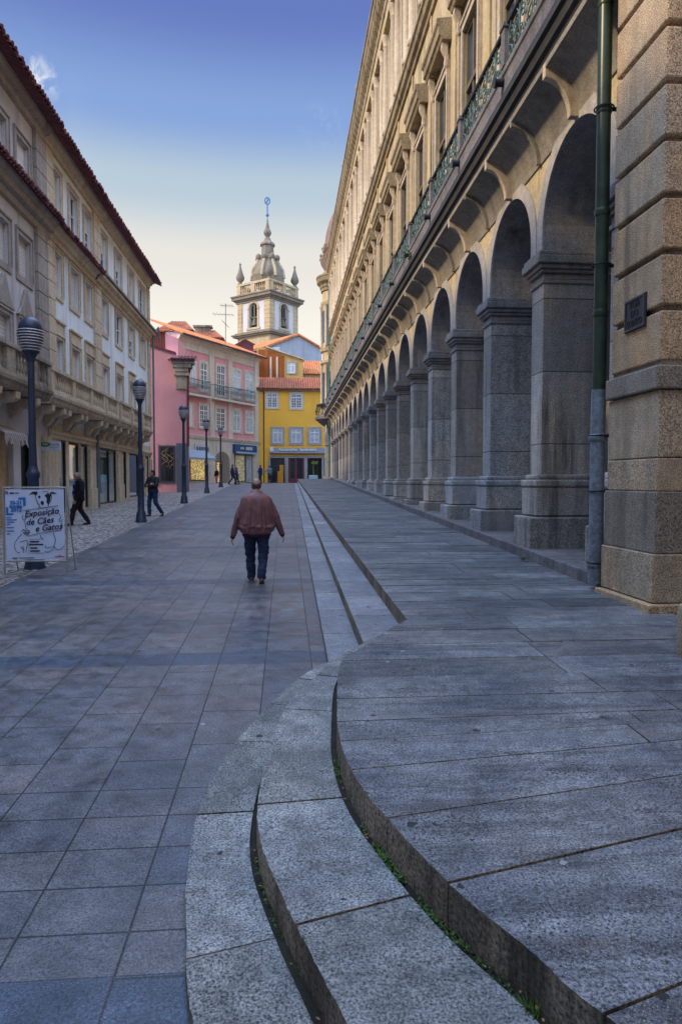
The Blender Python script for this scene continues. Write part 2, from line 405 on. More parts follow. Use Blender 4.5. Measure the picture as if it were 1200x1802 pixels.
M['step'] = stone('step granite', (.058, .069, .092), (.20, .20, .208), 90, 1.0, 0, rough=.58, bstr=.7, pits=.95, spots=1.0, patch=1.1, spec=.45, drag=.8, isl=.24, mot=.42)
M['rim'] = stone('pale worn rim granite', (.088, .098, .108), (.265, .266, .258), 90, 1.0, 0, rough=.58, bstr=.7, pits=.8, spots=1.0, patch=1.3, spec=.45, isl=.18, mot=.45)
M['tread'] = stone('straight step granite', (.115, .13, .165), (.25, .258, .285), 80, .8, 0, rough=.5, bstr=.6, spots=1.0, patch=.8, spec=.45, isl=.14, mot=.3)
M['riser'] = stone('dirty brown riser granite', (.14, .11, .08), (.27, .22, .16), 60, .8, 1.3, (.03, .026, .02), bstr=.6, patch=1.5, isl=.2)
M['soil'] = stone('joint soil', (.012, .011, .008), (.028, .024, .015), 90, .6, moss=.8)
M['iron'] = flat('verdigris painted iron', (.08, .135, .135), .6, .3, .1, .6, 9)
M['iron_dark'] = flat('dark iron', (.025, .03, .04), .5, .4, .3)
M['brown_wood'] = flat('olive brown timber', (.13, .10, .05), .6)
M['sky_glass'] = glassy('window glass', (.05, .07, .12), .04, 1.0)
M['dark_glass'] = glassy('dark window glass', (.02, .025, .03), .06, .8)
M['shop_glass'] = clear_glass('shop window glass')
M['white_paint'] = flat('white paint', (.74, .75, .76), .5)
M['shadow_inside'] = flat('dark interior', (.035, .033, .035), .9, .1)

# ------------------------------------------------------------------ ground, paving, steps
def paving_mat():
    k = NB('granite street paving'); p = k.pos(); sp = k.n('ShaderNodeSeparateXYZ'); k.l(p, sp.inputs[0])
    cb = k.n('ShaderNodeCombineXYZ'); k.l(k.math('ADD', sp.outputs['Y'], 100.17), cb.inputs[0]); k.l(k.math('ADD', sp.outputs['X'], 100.06), cb.inputs[1])
    wob = k.noise(p, 1.3, 2)
    def brick(w, off):
        b = k.n('ShaderNodeTexBrick'); b.offset = off; b.offset_frequency = 2; b.squash = 1
        for nm, v in (('Scale', 1), ('Mortar Size', .006), ('Mortar Smooth', .15), ('Bias', 0), ('Brick Width', w), ('Row Height', .48)): b.inputs[nm].default_value = v
        b.inputs['Color1'].default_value = (.070, .078, .102, 1); b.inputs['Color2'].default_value = (.122, .116, .122, 1); b.inputs['Mortar'].default_value = (.008, .008, .009, 1)
        k.l(cb.outputs[0], b.inputs['Vector']); return b
    a = brick(.335, 0.0); c = brick(.67, .37)
    near = k.math('LESS_THAN', sp.outputs['Y'], 4.36)
    col = k.mix(near, c.outputs['Color'], a.outputs['Color']); fac = k.mix(near, c.outputs['Fac'], a.outputs['Fac'])
    # blue-grey cross bands every 4.7 m
    t = k.math('MODULO', k.math('ADD', sp.outputs['Y'], 18.8 - 7.02), 4.7); band = k.math('LESS_THAN', t, .43)
    bb = brick(1.05, .5)
    col = k.mix(band, col, k.mix(bb.outputs['Fac'], (.042, .060, .095), (.02, .02, .022)))
    fac = k.mix(band, fac, bb.outputs['Fac'])
    edge = k.math('LESS_THAN', k.math('ABSOLUTE', k.math('SUBTRACT', t, .215)), .2085); edge = k.math('SUBTRACT', band, edge, True)
    col = k.mix(edge, col, (.02, .02, .022))
    fine = k.noise(p, 85, 2, .75); mid = k.noise(p, 5, 5, .65); big = k.noise(p, .5, 4, .6)
    col = k.mix(1, col, k.grey(k.rng(fine, .3, .7, .25, 1.8)), 'MULTIPLY'); col = k.mix(k.rng(k.noise(p, 150, 1), .64, .72, 0, .7), col, (.24, .24, .27)); col = k.mix(1, col, k.grey(k.rng(mid, .3, .7, .5, 1.45)), 'MULTIPLY')
    col = k.mix(1, col, k.grey(k.rng(big, .3, .7, .7, 1.3)), 'MULTIPLY'); col = k.mix(k.rng(k.noise(k.map(p, (1, 1, 1), (0, 0, 0), (7, 3, 0)), 1.1, 4, .6), .5, .7, 0, .5), col, k.mix(1, col, (1.25, .95, .82), 'MULTIPLY'))
    vo = k.n('ShaderNodeTexVoronoi'); vo.inputs['Scale'].default_value = 3.1; k.l(p, vo.inputs['Vector'])
    sc = k.n('ShaderNodeSeparateColor'); k.l(vo.outputs['Color'], sc.inputs[0])
    f = k.math('LESS_THAN', vo.outputs['Distance'], k.rng(sc.outputs[0], .55, 1.0, 0, .085))
    col = k.mix(f, col, k.mix(k.math('GREATER_THAN', sc.outputs[1], .8), (.02, .02, .022), (.30, .29, .28)))
    h = k.math('SUBTRACT', k.math('MULTIPLY', fine, .5), k.math('MULTIPLY', fac, 1.4))
    return k.fin(col, k.rng(mid, .3, .7, .30, .55), h, .5, .006, .5)
def cobble_mat():
    k = NB('small cobble pavement'); p = k.pos()
    vo = k.n('ShaderNodeTexVoronoi'); vo.inputs['Scale'].default_value = 10; k.l(p, vo.inputs['Vector'])
    sc = k.n('ShaderNodeSeparateColor'); k.l(vo.outputs['Color'], sc.inputs[0])
    col = k.mix(sc.outputs[0], (.22, .19, .185), (.44, .395, .37))
    col = k.mix(k.math('GREATER_THAN', vo.outputs['Distance'], .55), col, (.09, .08, .078))
    lines = k.math('LESS_THAN', k.math('MODULO', k.math('ADD', k.n('ShaderNodeSeparateXYZ').outputs['X'], 0), 1.0), 0)
    big = k.noise(p, .8, 5, .65); col = k.mix(1, col, k.grey(k.rng(big, .3, .7, .75, 1.2)), 'MULTIPLY')
    dk = k.rng(k.noise(k.map(p, (.35, 2.6, 1)), 1, 3), .62, .68); col = k.mix(k.math('MULTIPLY', dk, .6), col, (.10, .095, .10))
    return k.fin(col, .75, k.math('SUBTRACT', 1, vo.outputs['Distance']), .6, .012, .35)
M['paving'] = paving_mat(); M['cobble'] = cobble_mat()
M['ground'] = stone('plain ground', (.15, .15, .155), (.20, .195, .19), 30, .3)

def strip(name, xs, ys, dz, mat):
    b = MB(); nx = len(xs)
    b.add([(x, y, zg(y) + dz) for y in ys for x in xs], [(j * nx + i, j * nx + i + 1, (j + 1) * nx + i + 1, (j + 1) * nx + i) for j in range(len(ys) - 1) for i in range(nx - 1)])
    return b.build(name, mat, kind='structure', recalc=False)
strip('ground', [-900, -40, 0, 40, 900], [-900, -60, -12, 20, 66, 120, 900], -.004, M['ground'])
strip('street_paving', [-4.72, -2, .9], [-12, 0, 20, 40, 66, 84], 0, M['paving'])
strip('cobbled_pavement', [-12.5, -8, -4.72], [-12, 0, 20, 40, 66, 84], 0.0, M['cobble'])

def crv(pts, n=22):                                  # Catmull-Rom through plan points
    P = [Vector((*p, 0)) for p in pts]; P = [P[0] * 2 - P[1]] + P + [P[-1] * 2 - P[-2]]; out = []
    for i in range(1, len(P) - 2):
        for k in range(n):
            t = k / n; a, b, c, d = P[i - 1], P[i], P[i + 1], P[i + 2]
            out.append(.5 * ((2 * b) + (c - a) * t + (2 * a - 5 * b + 4 * c - d) * t * t + (3 * b - a - 3 * c + d) * t ** 3))
    out.append(P[-2]); return out
def g(px, py, z): v = gnd(px, py, z); return (v.x, v.y)
C1 = crv([(.75, .2), (.05, 1.25)] + [g(*q, .07) for q in [(340, 1802), (328, 1650), (328, 1550), (345, 1440), (375, 1370), (420, 1300), (500, 1215), (560, 1172)]] + [(.60, 6.92), (.95, 7.3)])
C2 = crv([(1.05, .3), (.55, 1.2)] + [g(*q, .225) for q in [(612, 1802), (540, 1665), (500, 1585), (458, 1478), (455, 1400), (475, 1315), (505, 1240)]] + [(.22, 5.78), (.46, 6.35), (.80, 6.92), (1.15, 7.35)])
C3 = crv([(2.3, .35), (1.5, 1.15)] + [g(*q, .4) for q in [(1070, 1790), (930, 1670), (790, 1555), (680, 1440), (625, 1368), (600, 1308), (593, 1250), (600, 1165), (640, 1138), (690, 1104)]] + [(1.30, 7.18)])
def block(mb, poly, zt, zb, dz=0.0):                 # stone block over a plan polygon, top follows the slope
    n = len(poly)
    vs = [(p[0], p[1], .03 * p[1] + zt + dz) for p in poly] + [(p[0], p[1], .03 * p[1] + zb) for p in poly]
    mb.add(vs, [tuple(range(n)), tuple(range(n, 2 * n))[::-1]] + [((i + 1) % n, i, n + i, n + (i + 1) % n) for i in range(n)])
def at_y(c, y):
    for a, b in zip(c, c[1:]):
        if a.y <= y <= b.y: t = (y - a.y) / max(1e-9, b.y - a.y); return a.lerp(b, t)
    return c[-1].copy() if y > c[-1].y else c[0].copy()
def between(c, ya, yb): return [at_y(c, ya)] + [p for p in c if ya + 1e-4 < p.y < yb - 1e-4] + [at_y(c, yb)]
GAP = .0055
steps = MB(); flights = MB()
def chip(p, n, q=0.0): return p + n * (.0045 * mnoise.noise(Vector((p.x * 22, p.y * 22, q))) + .003 * mnoise.noise(Vector((p.x * 60, p.y * 60, q))))
CEN = Vector((4.7, 4.1, 0))
def polar(c): return [(math.atan2(p.y - CEN.y, CEN.x - p.x), (p - CEN).length) for p in c]
def rad_at(pl, a):
    for (a0, r0), (a1, r1) in zip(pl, pl[1:]):
        if min(a0, a1) <= a <= max(a0, a1) and abs(a1 - a0) > 1e-9: return r0 + (r1 - r0) * (a - a0) / (a1 - a0)
    return None
def ring_tier(mb, c, ys, zt, zb, width, nxt):
    pn = polar(nxt)
    for ya, yb in zip(ys, ys[1:]):
        pts = between(c, ya + GAP, yb - GAP)
        inner = []
        for i, p in enumerate(pts):
            t = (pts[min(i + 1, len(pts) - 1)] - pts[max(i - 1, 0)]).normalized(); n = Vector((t.y, -t.x, 0))
            q = p + n * width; a = math.atan2(p.y - CEN.y, CEN.x - p.x); r = rad_at(pn, a)
            if r is None: r = pn[-1][1] if a > 0 else pn[0][1]
            rp = (p - CEN).length; q = CEN + (p - CEN).normalized() * (r + .040 if rp - r > .15 else rp - .12)
            inner.append(q)
        # joints run square to the rim; end faces follow the first and last normal
        pts = [chip(p, (p - CEN).normalized(), zt) for p in pts]
        block(mb, [(p.x, p.y) for p in pts] + [(p.x, p.y) for p in inner[::-1]], zt, zb, random.uniform(-.003, .003))
def tg(c, y0, y1): return [y for y in (y0, y1)]
ring_tier(steps, C1, [.25, 1.0, 1.75, 2.73, 3.88, 4.9, 5.65, 6.3, 6.95, 7.28], .07, -.5, .62, C2)
ring_tier(steps, C2, [.35, 1.0, 1.75, 2.68, 3.66, 4.33, 5.1, 5.9, 6.6, 7.3], .225, -.5, .80, C3)
# straight flights beside the platform
def flight(mb, x0a, x0b, x1a, x1b, y0, zt, y0r):
    y = y0; first = True; L = 1.15
    while y < 62:
        y2 = y + L + random.uniform(-.12, .12)
        xa = x0a + (x0b - x0a) * (y - 6.7) / 40; xb = x0a + (x0b - x0a) * (y2 - 6.7) / 40
        ra = x1a + (x1b - x1a) * (y - 6.7) / 40; rb = x1a + (x1b - x1a) * (y2 - 6.7) / 40
        yr = y0r if first else y
        block(mb, [(xa, y + GAP), (ra + .14, yr + GAP), (rb + .14, y2 - GAP), (xb, y2 - GAP)], zt, -.6, random.uniform(-.003, .003))
        y = y2; first = False
flight(flights, .42, .68, .79, .98, 6.775, .07, 7.28)
flight(flights, .79, .98, 1.28, 1.2, 6.915, .225, 7.70)
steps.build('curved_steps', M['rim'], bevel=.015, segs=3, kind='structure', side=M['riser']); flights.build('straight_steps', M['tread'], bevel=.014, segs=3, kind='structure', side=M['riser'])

# raised platform of long slabs
plat = MB()
rows = [.45, .95, 1.45, 1.95, 2.63, 3.14, 3.66, 4.05, 4.36, 4.78, 5.25, 5.72, 6.2, 6.7, 7.18]
def msl(y): return max(-.02, min(.33, .27 * (4.5 - y) / 1.87)) if y < 4.5 else 0.0
YR = lambda y, x, x0: y + msl(y) * (x - x0)
for ya, yb in zip(rows, rows[1:]):
    pts = between(C3, ya + GAP, yb - GAP)
    xj = [2.4 + random.uniform(-.3, .3) if ya > 3.2 else 6.5, 4.1 if ya > 3.2 else 6.6, 6.6]
    pts = [chip(p, (p - CEN).normalized(), 9.0) for p in pts]
    a0, b0 = pts[0], pts[-1]
    xa = xj[0]
    block(plat, [(p.x, p.y) for p in pts] + [(xa - GAP, YR(b0.y, xa, b0.x)), (xa - GAP, YR(a0.y, xa, a0.x))], .40, -.6, random.uniform(-.003, .003))
    for x0, x1 in ((xj[0], xj[1]), (xj[1], xj[2])):
        if x1 - x0 < .3: continue
        block(plat, [(x0 + GAP, YR(a0.y, x0, a0.x)), (x0 + GAP, YR(b0.y, x0, b0.x)), (x1 - GAP, YR(b0.y, x1, b0.x)), (x1 - GAP, YR(a0.y, x1, a0.x))], .40, -.6, random.uniform(-.003, .003))
y = 7.18
while y < 66:
    y2 = min(66, y + random.uniform(.44, .56)); xl = 1.29 - .09 * (y - 7.2) / 31; xm = 2.7 + random.uniform(-.7, .7)
    GP = .009 + .0012 * (y - 7); Lx = max(1.0, xl)
    for x0, x1 in ((Lx, xm), (xm + 2 * GAP, 4.3)):
        block(plat, [(x0, y + GP), (x1, y + GP), (x1, y2 - GP), (x0, y2 - GP)], .40, -.6, random.uniform(-.003, .003))
    y = y2
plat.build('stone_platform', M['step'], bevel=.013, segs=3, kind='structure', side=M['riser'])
strip('platform_bed', [1.9, 6.5], [.6, 7, 20, 66], .33, M['soil'])
b = MB()                                              # dirt filling between rings
b.add([(x, y, .03 * y + .02) for (x, y) in [(-.1, 2), (1.2, .9), (2, 4), (1.2, 7.0), (.6, 6.4), (.2, 5)]], [(0, 1, 2, 3, 4, 5)])
b.build('step_bed', M['soil'], kind='structure')
for cc, zz in ((C3, .205), (C2, .05)):                # soil in the joint below each curved riser
    b = MB(); vs = []
    pts = [p for p in cc if .5 < p.y < 6.6]
    for p in pts:
        d = (p - CEN).normalized(); o_ = p + d * .06; i_ = p - d * .05
        w_ = .010 * mnoise.noise(Vector((p.x * 9, p.y * 9, 0)))
        vs += [(o_.x, o_.y, .03 * o_.y + zz + w_), (p.x, p.y, .03 * p.y + zz + .006 + w_), (i_.x, i_.y, .03 * i_.y + zz)]
    b.add(vs, [(3 * i + j, 3 * i + j + 1, 3 * i + j + 4, 3 * i + j + 3) for i in range(len(pts) - 1) for j in range(2)])
    b.build('joint_soil', M['soil'], kind='structure', recalc=False)

# ------------------------------------------------------------------ the arcaded building on the right
RF = Frame((4.5, 0, 0), (0, 1, 0), (-1, 0, 0))
PIT = 3.05; NB_ = 18; S0 = 8.71; PW = .55           # pillar k=-1 starts at s=8.71
P_S = [S0 + PIT * k for k in range(NB_ + 2)]        # pillar near edges
MID = [S0 + PW + 1.25 + PIT * k for k in range(NB_ + 1)]
SEND = P_S[-1] + PW
arc = thing('arcade_building', 'long granite building with a round arched arcade and iron balcony along the platform', 'building', (4.5, 12, 0))
# pillars
def pillar_mb(s):
    a = MB(RF.M); a.box(s, s + PW, -1.15, 0, 2.0, 5.56); return a
def make_pillar(s, first=False):
    p = pillar_mb(s).build('pillar', M['pillar_stone'], arc, bevel=.012)
    c = RF.mb()
    for (e, z0, z1) in ((.03, 5.56, 5.63), (.005, 5.63, 5.74), (.06, 5.74, 5.80), (.10, 5.80, 5.88), (.15, 5.88, 6.02), (.12, 6.02, 6.10)):
        c.box(s - e, s + PW + e, -1.15 - e, e, z0, z1)
    c.build('capital', M['arch_stone'], p, bevel=.02)
    c = RF.mb()
    gb = .57 + .03 * s - .12
    c.box(s - .10, s + PW + .10, -1.25, .12, 1.47, 2.0); c.box(s - .15, s + PW + .15, -1.3, .25, gb, 1.47)
    q = [(0, 2.25), (.02, 2.25), (.05, 2.2), (.10, 2.18), (.15, 2.13), (.16, 2.07), (.13, 2.0), (0, 2.0)]
    for (e, z0, z1) in ((.06, 2.13, 2.22), (.12, 2.0, 2.13)):
        c.box(s - e, s + PW + e, -1.15 - e, e + .02, z0, z1)
    c.build('plinth', M['pillar_stone'], p, bevel=.03)
    return p
for s in P_S: make_pillar(s)
# kerb the pillars stand on
k_ = MB()
yy = 8.6
while yy < SEND:
    y2 = min(SEND + .6, yy + random.uniform(1.2, 1.9))
    block(k_, [(4.16, yy + .004), (6.0, yy + .004), (6.0, y2 - .004), (4.16, y2 - .004)], .57, -.2)
    yy = y2
k_.build('kerb', M['dirty_stone'], arc, bevel=.012)
# arches, spandrels, barrel soffits
w = RF.mb(); so = RF.mb()
ZC = 6.40; RA = 1.25; ZT = 8.45; NA = 24
w.box(P_S[0] - .5, P_S[0], -1.1, 0, 6.1, ZT)
for k, s in enumerate(P_S):
    w.quad((s, 0, 6.1), (s + PW, 0, 6.1), (s + PW, 0, ZT), (s, 0, ZT))
    so.quad((s + PW, 0, 6.1), (s + PW, -1.15, 6.1), (s + PW, -1.15, ZC), (s + PW, 0, ZC))
    so.quad((s, 0, 6.1), (s, -1.15, 6.1), (s, -1.15, ZC), (s, 0, ZC))
for m in MID:
    A = [(m - RA * math.cos(math.pi * i / NA), ZC + RA * math.sin(math.pi * i / NA)) for i in range(NA + 1)]
    for p, q in zip(A, A[1:]):
        w.quad((p[0], 0, p[1]), (q[0], 0, q[1]), (q[0], 0, ZT), (p[0], 0, ZT))
        so.quad((p[0], 0, p[1]), (q[0], 0, q[1]), (q[0], -1.15, q[1]), (p[0], -1.15, p[1]))
w.build('spandrel_wall', M['spandrel'], arc); so.build('arch_soffit', M['arch_stone'], arc)
a = RF.mb()
def arch_ring(mb, m, r0, r1, o0, o1, zs):
    n = 28; In = [(m - r0 * math.cos(math.pi * i / n), ZC + r0 * math.sin(math.pi * i / n)) for i in range(n + 1)]
    Ou = [(m - r1 * math.cos(math.pi * i / n), ZC + r1 * math.sin(math.pi * i / n)) for i in range(n + 1)]
    In = [(m - r0, zs)] + In + [(m + r0, zs)]; Ou = [(m - r1, zs)] + Ou + [(m + r1, zs)]
    for i in range(len(In) - 1):
        p, q, r, t = In[i], In[i + 1], Ou[i + 1], Ou[i]
        mb.add([(p[0], o0, p[1]), (q[0], o0, q[1]), (r[0], o0, r[1]), (t[0], o0, t[1]), (p[0], o1, p[1]), (q[0], o1, q[1]), (r[0], o1, r[1]), (t[0], o1, t[1])],
               [(4, 5, 6, 7), (0, 1, 5, 4), (2, 3, 7, 6)])
arch_ring(a, MID[0], 1.248, 1.51, 0, .035, 6.1); ar0 = a.build('archivolt', M['archivolt'], arc)
for k in range(1, len(MID)): dup(ar0, (0, PIT * k, 0))
# gallery behind
g_ = RF.mb(); g_.box(P_S[0] - .5, SEND, -4.8, -4.5, .5, 8.2); g_.box(P_S[0] - .5, SEND, -4.5, -1.15, 8.0, 8.2); g_.build('gallery_wall', M['arch_stone'], arc)
# coves and ribs under the balcony
def cove_poly(a_, b_, t): return [(.57 - a_ * math.cos(math.pi / 2 * i / 9), 7.66 + b_ * math.sin(math.pi / 2 * i / 9)) for i in range(10)] + [(.57, 8.45), (.0, 8.45), (0, 7.66)]
c = RF.mb(); c.prism(cove_poly(.54, .70, 0), MID[0] - .08, MID[0] + 1.36, 's')
c1 = c.build('console', M['cove'], arc)
c = RF.mb(); c.prism(cove_poly(.54, .70, 0), MID[0] + 1.44, MID[0] + 2.86, 's'); c2 = c.build('console', M['cove'], arc)
c = RF.mb(); c.prism(cove_poly(.40, .56, 0), MID[0] - .20, MID[0] - .08, 's'); c3 = c.build('console_rib', M['pale_stone'], arc, bevel=.01)
c = RF.mb(); c.prism(cove_poly(.47, .62, 0), MID[0] + 1.36, MID[0] + 1.44, 's'); c4 = c.build('console_rib', M['cove'], arc)
for k in range(1, len(MID) - 0):
    for q in (c1, c2, c3, c4): dup(q, (0, PIT * k, 0))
c = RF.mb(); c.prism(cove_poly(.54, .70, 0), P_S[0] - .4, MID[0] - .2, 's'); c.build('console', M['cove'], arc)
# balcony slab, parapet band
SB0 = 8.3; SB1 = SEND + .9
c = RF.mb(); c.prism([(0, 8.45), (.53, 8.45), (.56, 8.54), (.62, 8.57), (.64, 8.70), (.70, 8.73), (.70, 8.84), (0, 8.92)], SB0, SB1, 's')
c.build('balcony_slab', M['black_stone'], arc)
c = RF.mb(); c.prism([(.50, 8.92), (.66, 8.92), (.66, 9.20), (.69, 9.22), (.69, 9.32), (.50, 9.32)], SB0, SB1, 's'); c.build('parapet', M['dirty_stone'], arc, bevel=.012)
c = RF.mb(); sm = MID[0] - 1.5
c.tube([(sm, .60, 9.13), (sm, .80, 9.11)], [.075, .065], 10); c.tube([(sm, .79, 9.11), (sm, .83, 9.105)], .085, 10); sp0 = c.build('drain_spout', M['iron_dark'], arc, smooth=True)
c = RF.mb(); c.box(sm - .09, sm + .09, .52, .68, 9.38, 10.02); c.box(sm - .12, sm + .12, .49, .71, 10.02, 10.1); po0 = c.build('railing_post', M['dirty_stone'], arc, bevel=.012)
# wrought iron panels
def spiral(mb, cx, cz, r, turns, a0, sgn, o=.60, rad=.013):
    pts = []
    for i in range(int(16 * turns) + 1):
        t = i / (16 * turns); rr = r * (1 - .82 * t); an = a0 + sgn * 2 * math.pi * turns * t
        pts.append((cx + rr * math.cos(an), o, cz + rr * math.sin(an)))
    mb.tube(pts, rad, 5, False)
c = RF.mb(); s_a = sm + .09; s_b = sm + PIT - .09
c.tube([(s_a, .6, 9.42), (s_b, .6, 9.42)], .016, 5); 
nmo = 5
for i in range(nmo):
    cx = s_a + (i + .5) * (s_b - s_a) / nmo; h = (s_b - s_a) / nmo / 2
    for sg in (-1, 1):
        spiral(c, cx + sg * h * .48, 9.83, h * .46, 1.5, math.pi / 2 - sg * math.pi / 2, sg); spiral(c, cx + sg * h * .5, 9.56, h * .40, 1.4, math.pi / 2 + sg * math.pi / 2, sg)
        c.tube([(cx + sg * h * .02, .6, 9.42), (cx + sg * h * .3, .6, 9.60), (cx + sg * h * .92, .6, 9.70), (cx + sg * h * .94, .6, 9.9), (cx + sg * h * .5, .6, 10.05)], .014, 5, False)
    c.tube([(cx - h, .6, 9.40), (cx - h, .6, 10.08)], .013, 5)
    c.ball((cx, .6, 9.74), (.05, .02, .07), 8, 6)
pa0 = c.build('railing', M['iron'], arc)
c = RF.mb(); c.prism([(.56, 10.06), (.64, 10.06), (.65, 10.1), (.60, 10.125), (.55, 10.1)], s_a, s_b, 's'); hr = c.build('handrail', M['iron_dark'], pa0)
for k in range(1, len(MID)):
    dup(sp0, (0, PIT * k, 0)); dup(po0, (0, PIT * k, 0)); dup(pa0, (0, PIT * k, 0))
# upper wall
W1 = (-.66, .66, 9.0, 13.35); W2 = (-.60, .60, 17.3, 20.7); ZW1 = 23.0
hs = []
for m in MID:
    hs.append((m + W1[0], m + W1[1], W1[2], W1[3])); hs.append((m + W2[0], m + W2[1], W2[2], W2[3]))
w = RF.mb(); holes_wall(w, 8.2, SEND, 8.45, ZW1, hs, .16); w.build('upper_wall', M['warm_stone'], arc)
def arc_window(m, W, tr):
    f = RF.mb(); f.ring(m + W[0] - .24, m + W[1] + .24, W[2], W[3] + .24, .24, 0, .07, False)
    f.ring(m + W[0] - .24, m + W[1] + .24, W[2], W[3] + .24, .08, .07, .11, False)
    o = f.build('window', M['pale_stone'], arc, bevel=.012)
    f = RF.mb(); a_, b_, c_, d_ = m + W[0], m + W[1], W[2], W[3]
    f.ring(a_, b_, c_, d_, .09, -.13, -.05); f.box(m - .05, m + .05, -.12, -.04, c_ + .09, d_ - .09)
    zt = c_ + (d_ - c_) * tr; f.box(a_ + .09, b_ - .09, -.115, -.02, zt - .06, zt + .06)
    for z in (c_ + (zt - c_) * .36, c_ + (zt - c_) * .68):
        f.box(a_ + .09, m - .05, -.105, -.07, z - .02, z + .02); f.box(m + .05, b_ - .09, -.105, -.07, z - .02, z + .02)
    f.build('sash', M['brown_wood'], o)
    f = RF.mb(); f.box(a_ + .02, b_ - .02, -.12, -.095, c_ + .02, d_ - .02); f.build('pane', M['sky_glass'], o)
    return o
wa = arc_window(MID[0], W1, .66); wb = arc_window(MID[0], W2, .6)
f = RF.mb(); m = MID[0]                              # window hood on scroll brackets
f.prism([(0, 14.02), (.26, 14.02), (.30, 14.1), (.36, 14.14), (.36, 14.36), (.42, 14.42), (.42, 14.56), (0, 14.62)], m - 1.05, m + 1.05, 's')
hood = f.build('window_hood', M['cornice'], arc, bevel=.01)
f = RF.mb()
for sg in (-1, 1):
    a_ = m + sg * .84 - .08
    f.prism([(.07, 13.42), (.11, 13.36), (.15, 13.42), (.16, 13.55), (.14, 13.66), (.19, 13.75), (.25, 13.88), (.24, 14.02), (.07, 14.02)], a_, a_ + .16, 's')
split_build(f, 'bracket', M['pale_stone'], hood, bevel=.012)
f = RF.mb(); f.box(m - 1.62, m - 1.42, 0, .05, 9.0, 16.3); pil0 = f.build('pilaster', M['warm_stone'], arc, bevel=.01)
f = RF.mb()
for sg in (-1,):
    pass
f.lathe([(.17, 17.0), (.20, 17.05), (.20, 17.15), (.15, 17.22), (.155, 19), (.135, 20.6), (.17, 20.66), (.14, 20.75), (.19, 20.95), (.22, 21.05), (.22, 21.15)], m - .98, .13, 14)
col0 = f.build('column', M['pale_stone'], arc, smooth=True); col1 = dup(col0, (0, 1.96, 0))
for k in range(1, len(MID)):
    for q in (wa, wb, hood, pil0, col0, col1): dup(q, (0, PIT * k, 0))
f = RF.mb(); f.prism([(0, 16.3), (.08, 16.3), (.10, 16.45), (.20, 16.5), (.24, 16.66), (.30, 16.7), (.30, 16.82), (0, 16.9)], 8.2, SEND + .1, 's'); f.build('string_course', M['cornice'], arc)
f = RF.mb(); f.prism([(0, 21.15), (.30, 21.15), (.32, 21.3), (.26, 21.4), (.26, 21.75), (.34, 21.8), (.34, 21.95), (.003, 22.0), (.003, 22.3), (0, 22.3)], 8.2, SEND + .1, 's'); f.build('entablature', M['warm_stone'], arc)
f = RF.mb(); f.prism([(0, 22.3), (.12, 22.3), (.13, 22.5), (.14, 22.76), (.48, 22.78), (.50, 22.8), (.56, 22.86), (.60, 23.06), (.66, 23.1), (.66, 23.22), (-.3, 23.3), (-.3, 23.0), (0, 23.0)], 8.2, SEND + .2, 's'); f.build('cornice', M['cornice'], arc)
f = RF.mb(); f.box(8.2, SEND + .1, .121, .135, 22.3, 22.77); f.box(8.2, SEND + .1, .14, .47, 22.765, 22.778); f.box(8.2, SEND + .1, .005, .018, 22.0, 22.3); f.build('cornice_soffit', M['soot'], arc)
f = RF.mb(); sx = 8.5; f.prism([(.02, 22.12), (.14, 22.06), (.26, 22.12), (.36, 22.26), (.47, 22.36), (.54, 22.5), (.53, 22.775), (.02, 22.775)], sx, sx + .38, 's'); mo = f.build('modillion', M['cornice'], arc, bevel=.012)
nm = 96
for i in range(1, nm): dup(mo, (0, i * (SEND - 8.7) / nm, 0))
f = RF.mb(); f.lathe([(.10, 23.2), (.12, 23.3), (.06, 23.36), (.16, 23.5), (.17, 23.6), (.10, 23.72), (.03, 23.8)], MID[4], .50, 12); fi = f.build('finial', M['cornice'], arc, smooth=True)
for i in (1, 2, 3, 4, 5, 6, 7, 8, 9, 10, 11, 12): dup(fi, (0, PIT * i * 1.0, 0)) if i in (2, 5, 8, 11) else None
f = RF.mb(); f.prism([(.2, 23.25), (-6, 26.2), (-6, 23), (.2, 23)], 8.2, SEND, 's'); f.build('roof', tilemat('dark roof tiles', (.18, .08, .05), (.25, .12, .08), (.10, .08, .06)), arc)
# quoined end and its painted downpipe
f = RF.mb()
for i in range(17):
    z = 2.0 + i * .38; f.box(SEND + .02, SEND + .42, -.4, .05 if i % 2 else .03, z + .02, z + .36)
f.box(SEND, SEND + .4, -.45, 0, .6, 8.45)
f.build('quoin', M['pale_stone'], arc, bevel=.015)
f = RF.mb(); f.box(SEND, SEND + .9, -6, -.02, 8.45, 23.0); f.build('end_wall', M['warm_stone'], arc)
f = RF.mb(); f.tube([(SEND + .55, .20, 1.8), (SEND + .55, .20, 22.3)], .085, 8)
for z in (4, 8, 12, 15.6, 19): f.lathe([(.12, z), (.14, z + .06), (.12, z + .12)], SEND + .55, .20, 8)
f.build('downpipe', flat('teal pipe paint', (.04, .14, .13), .45), arc, smooth=True)
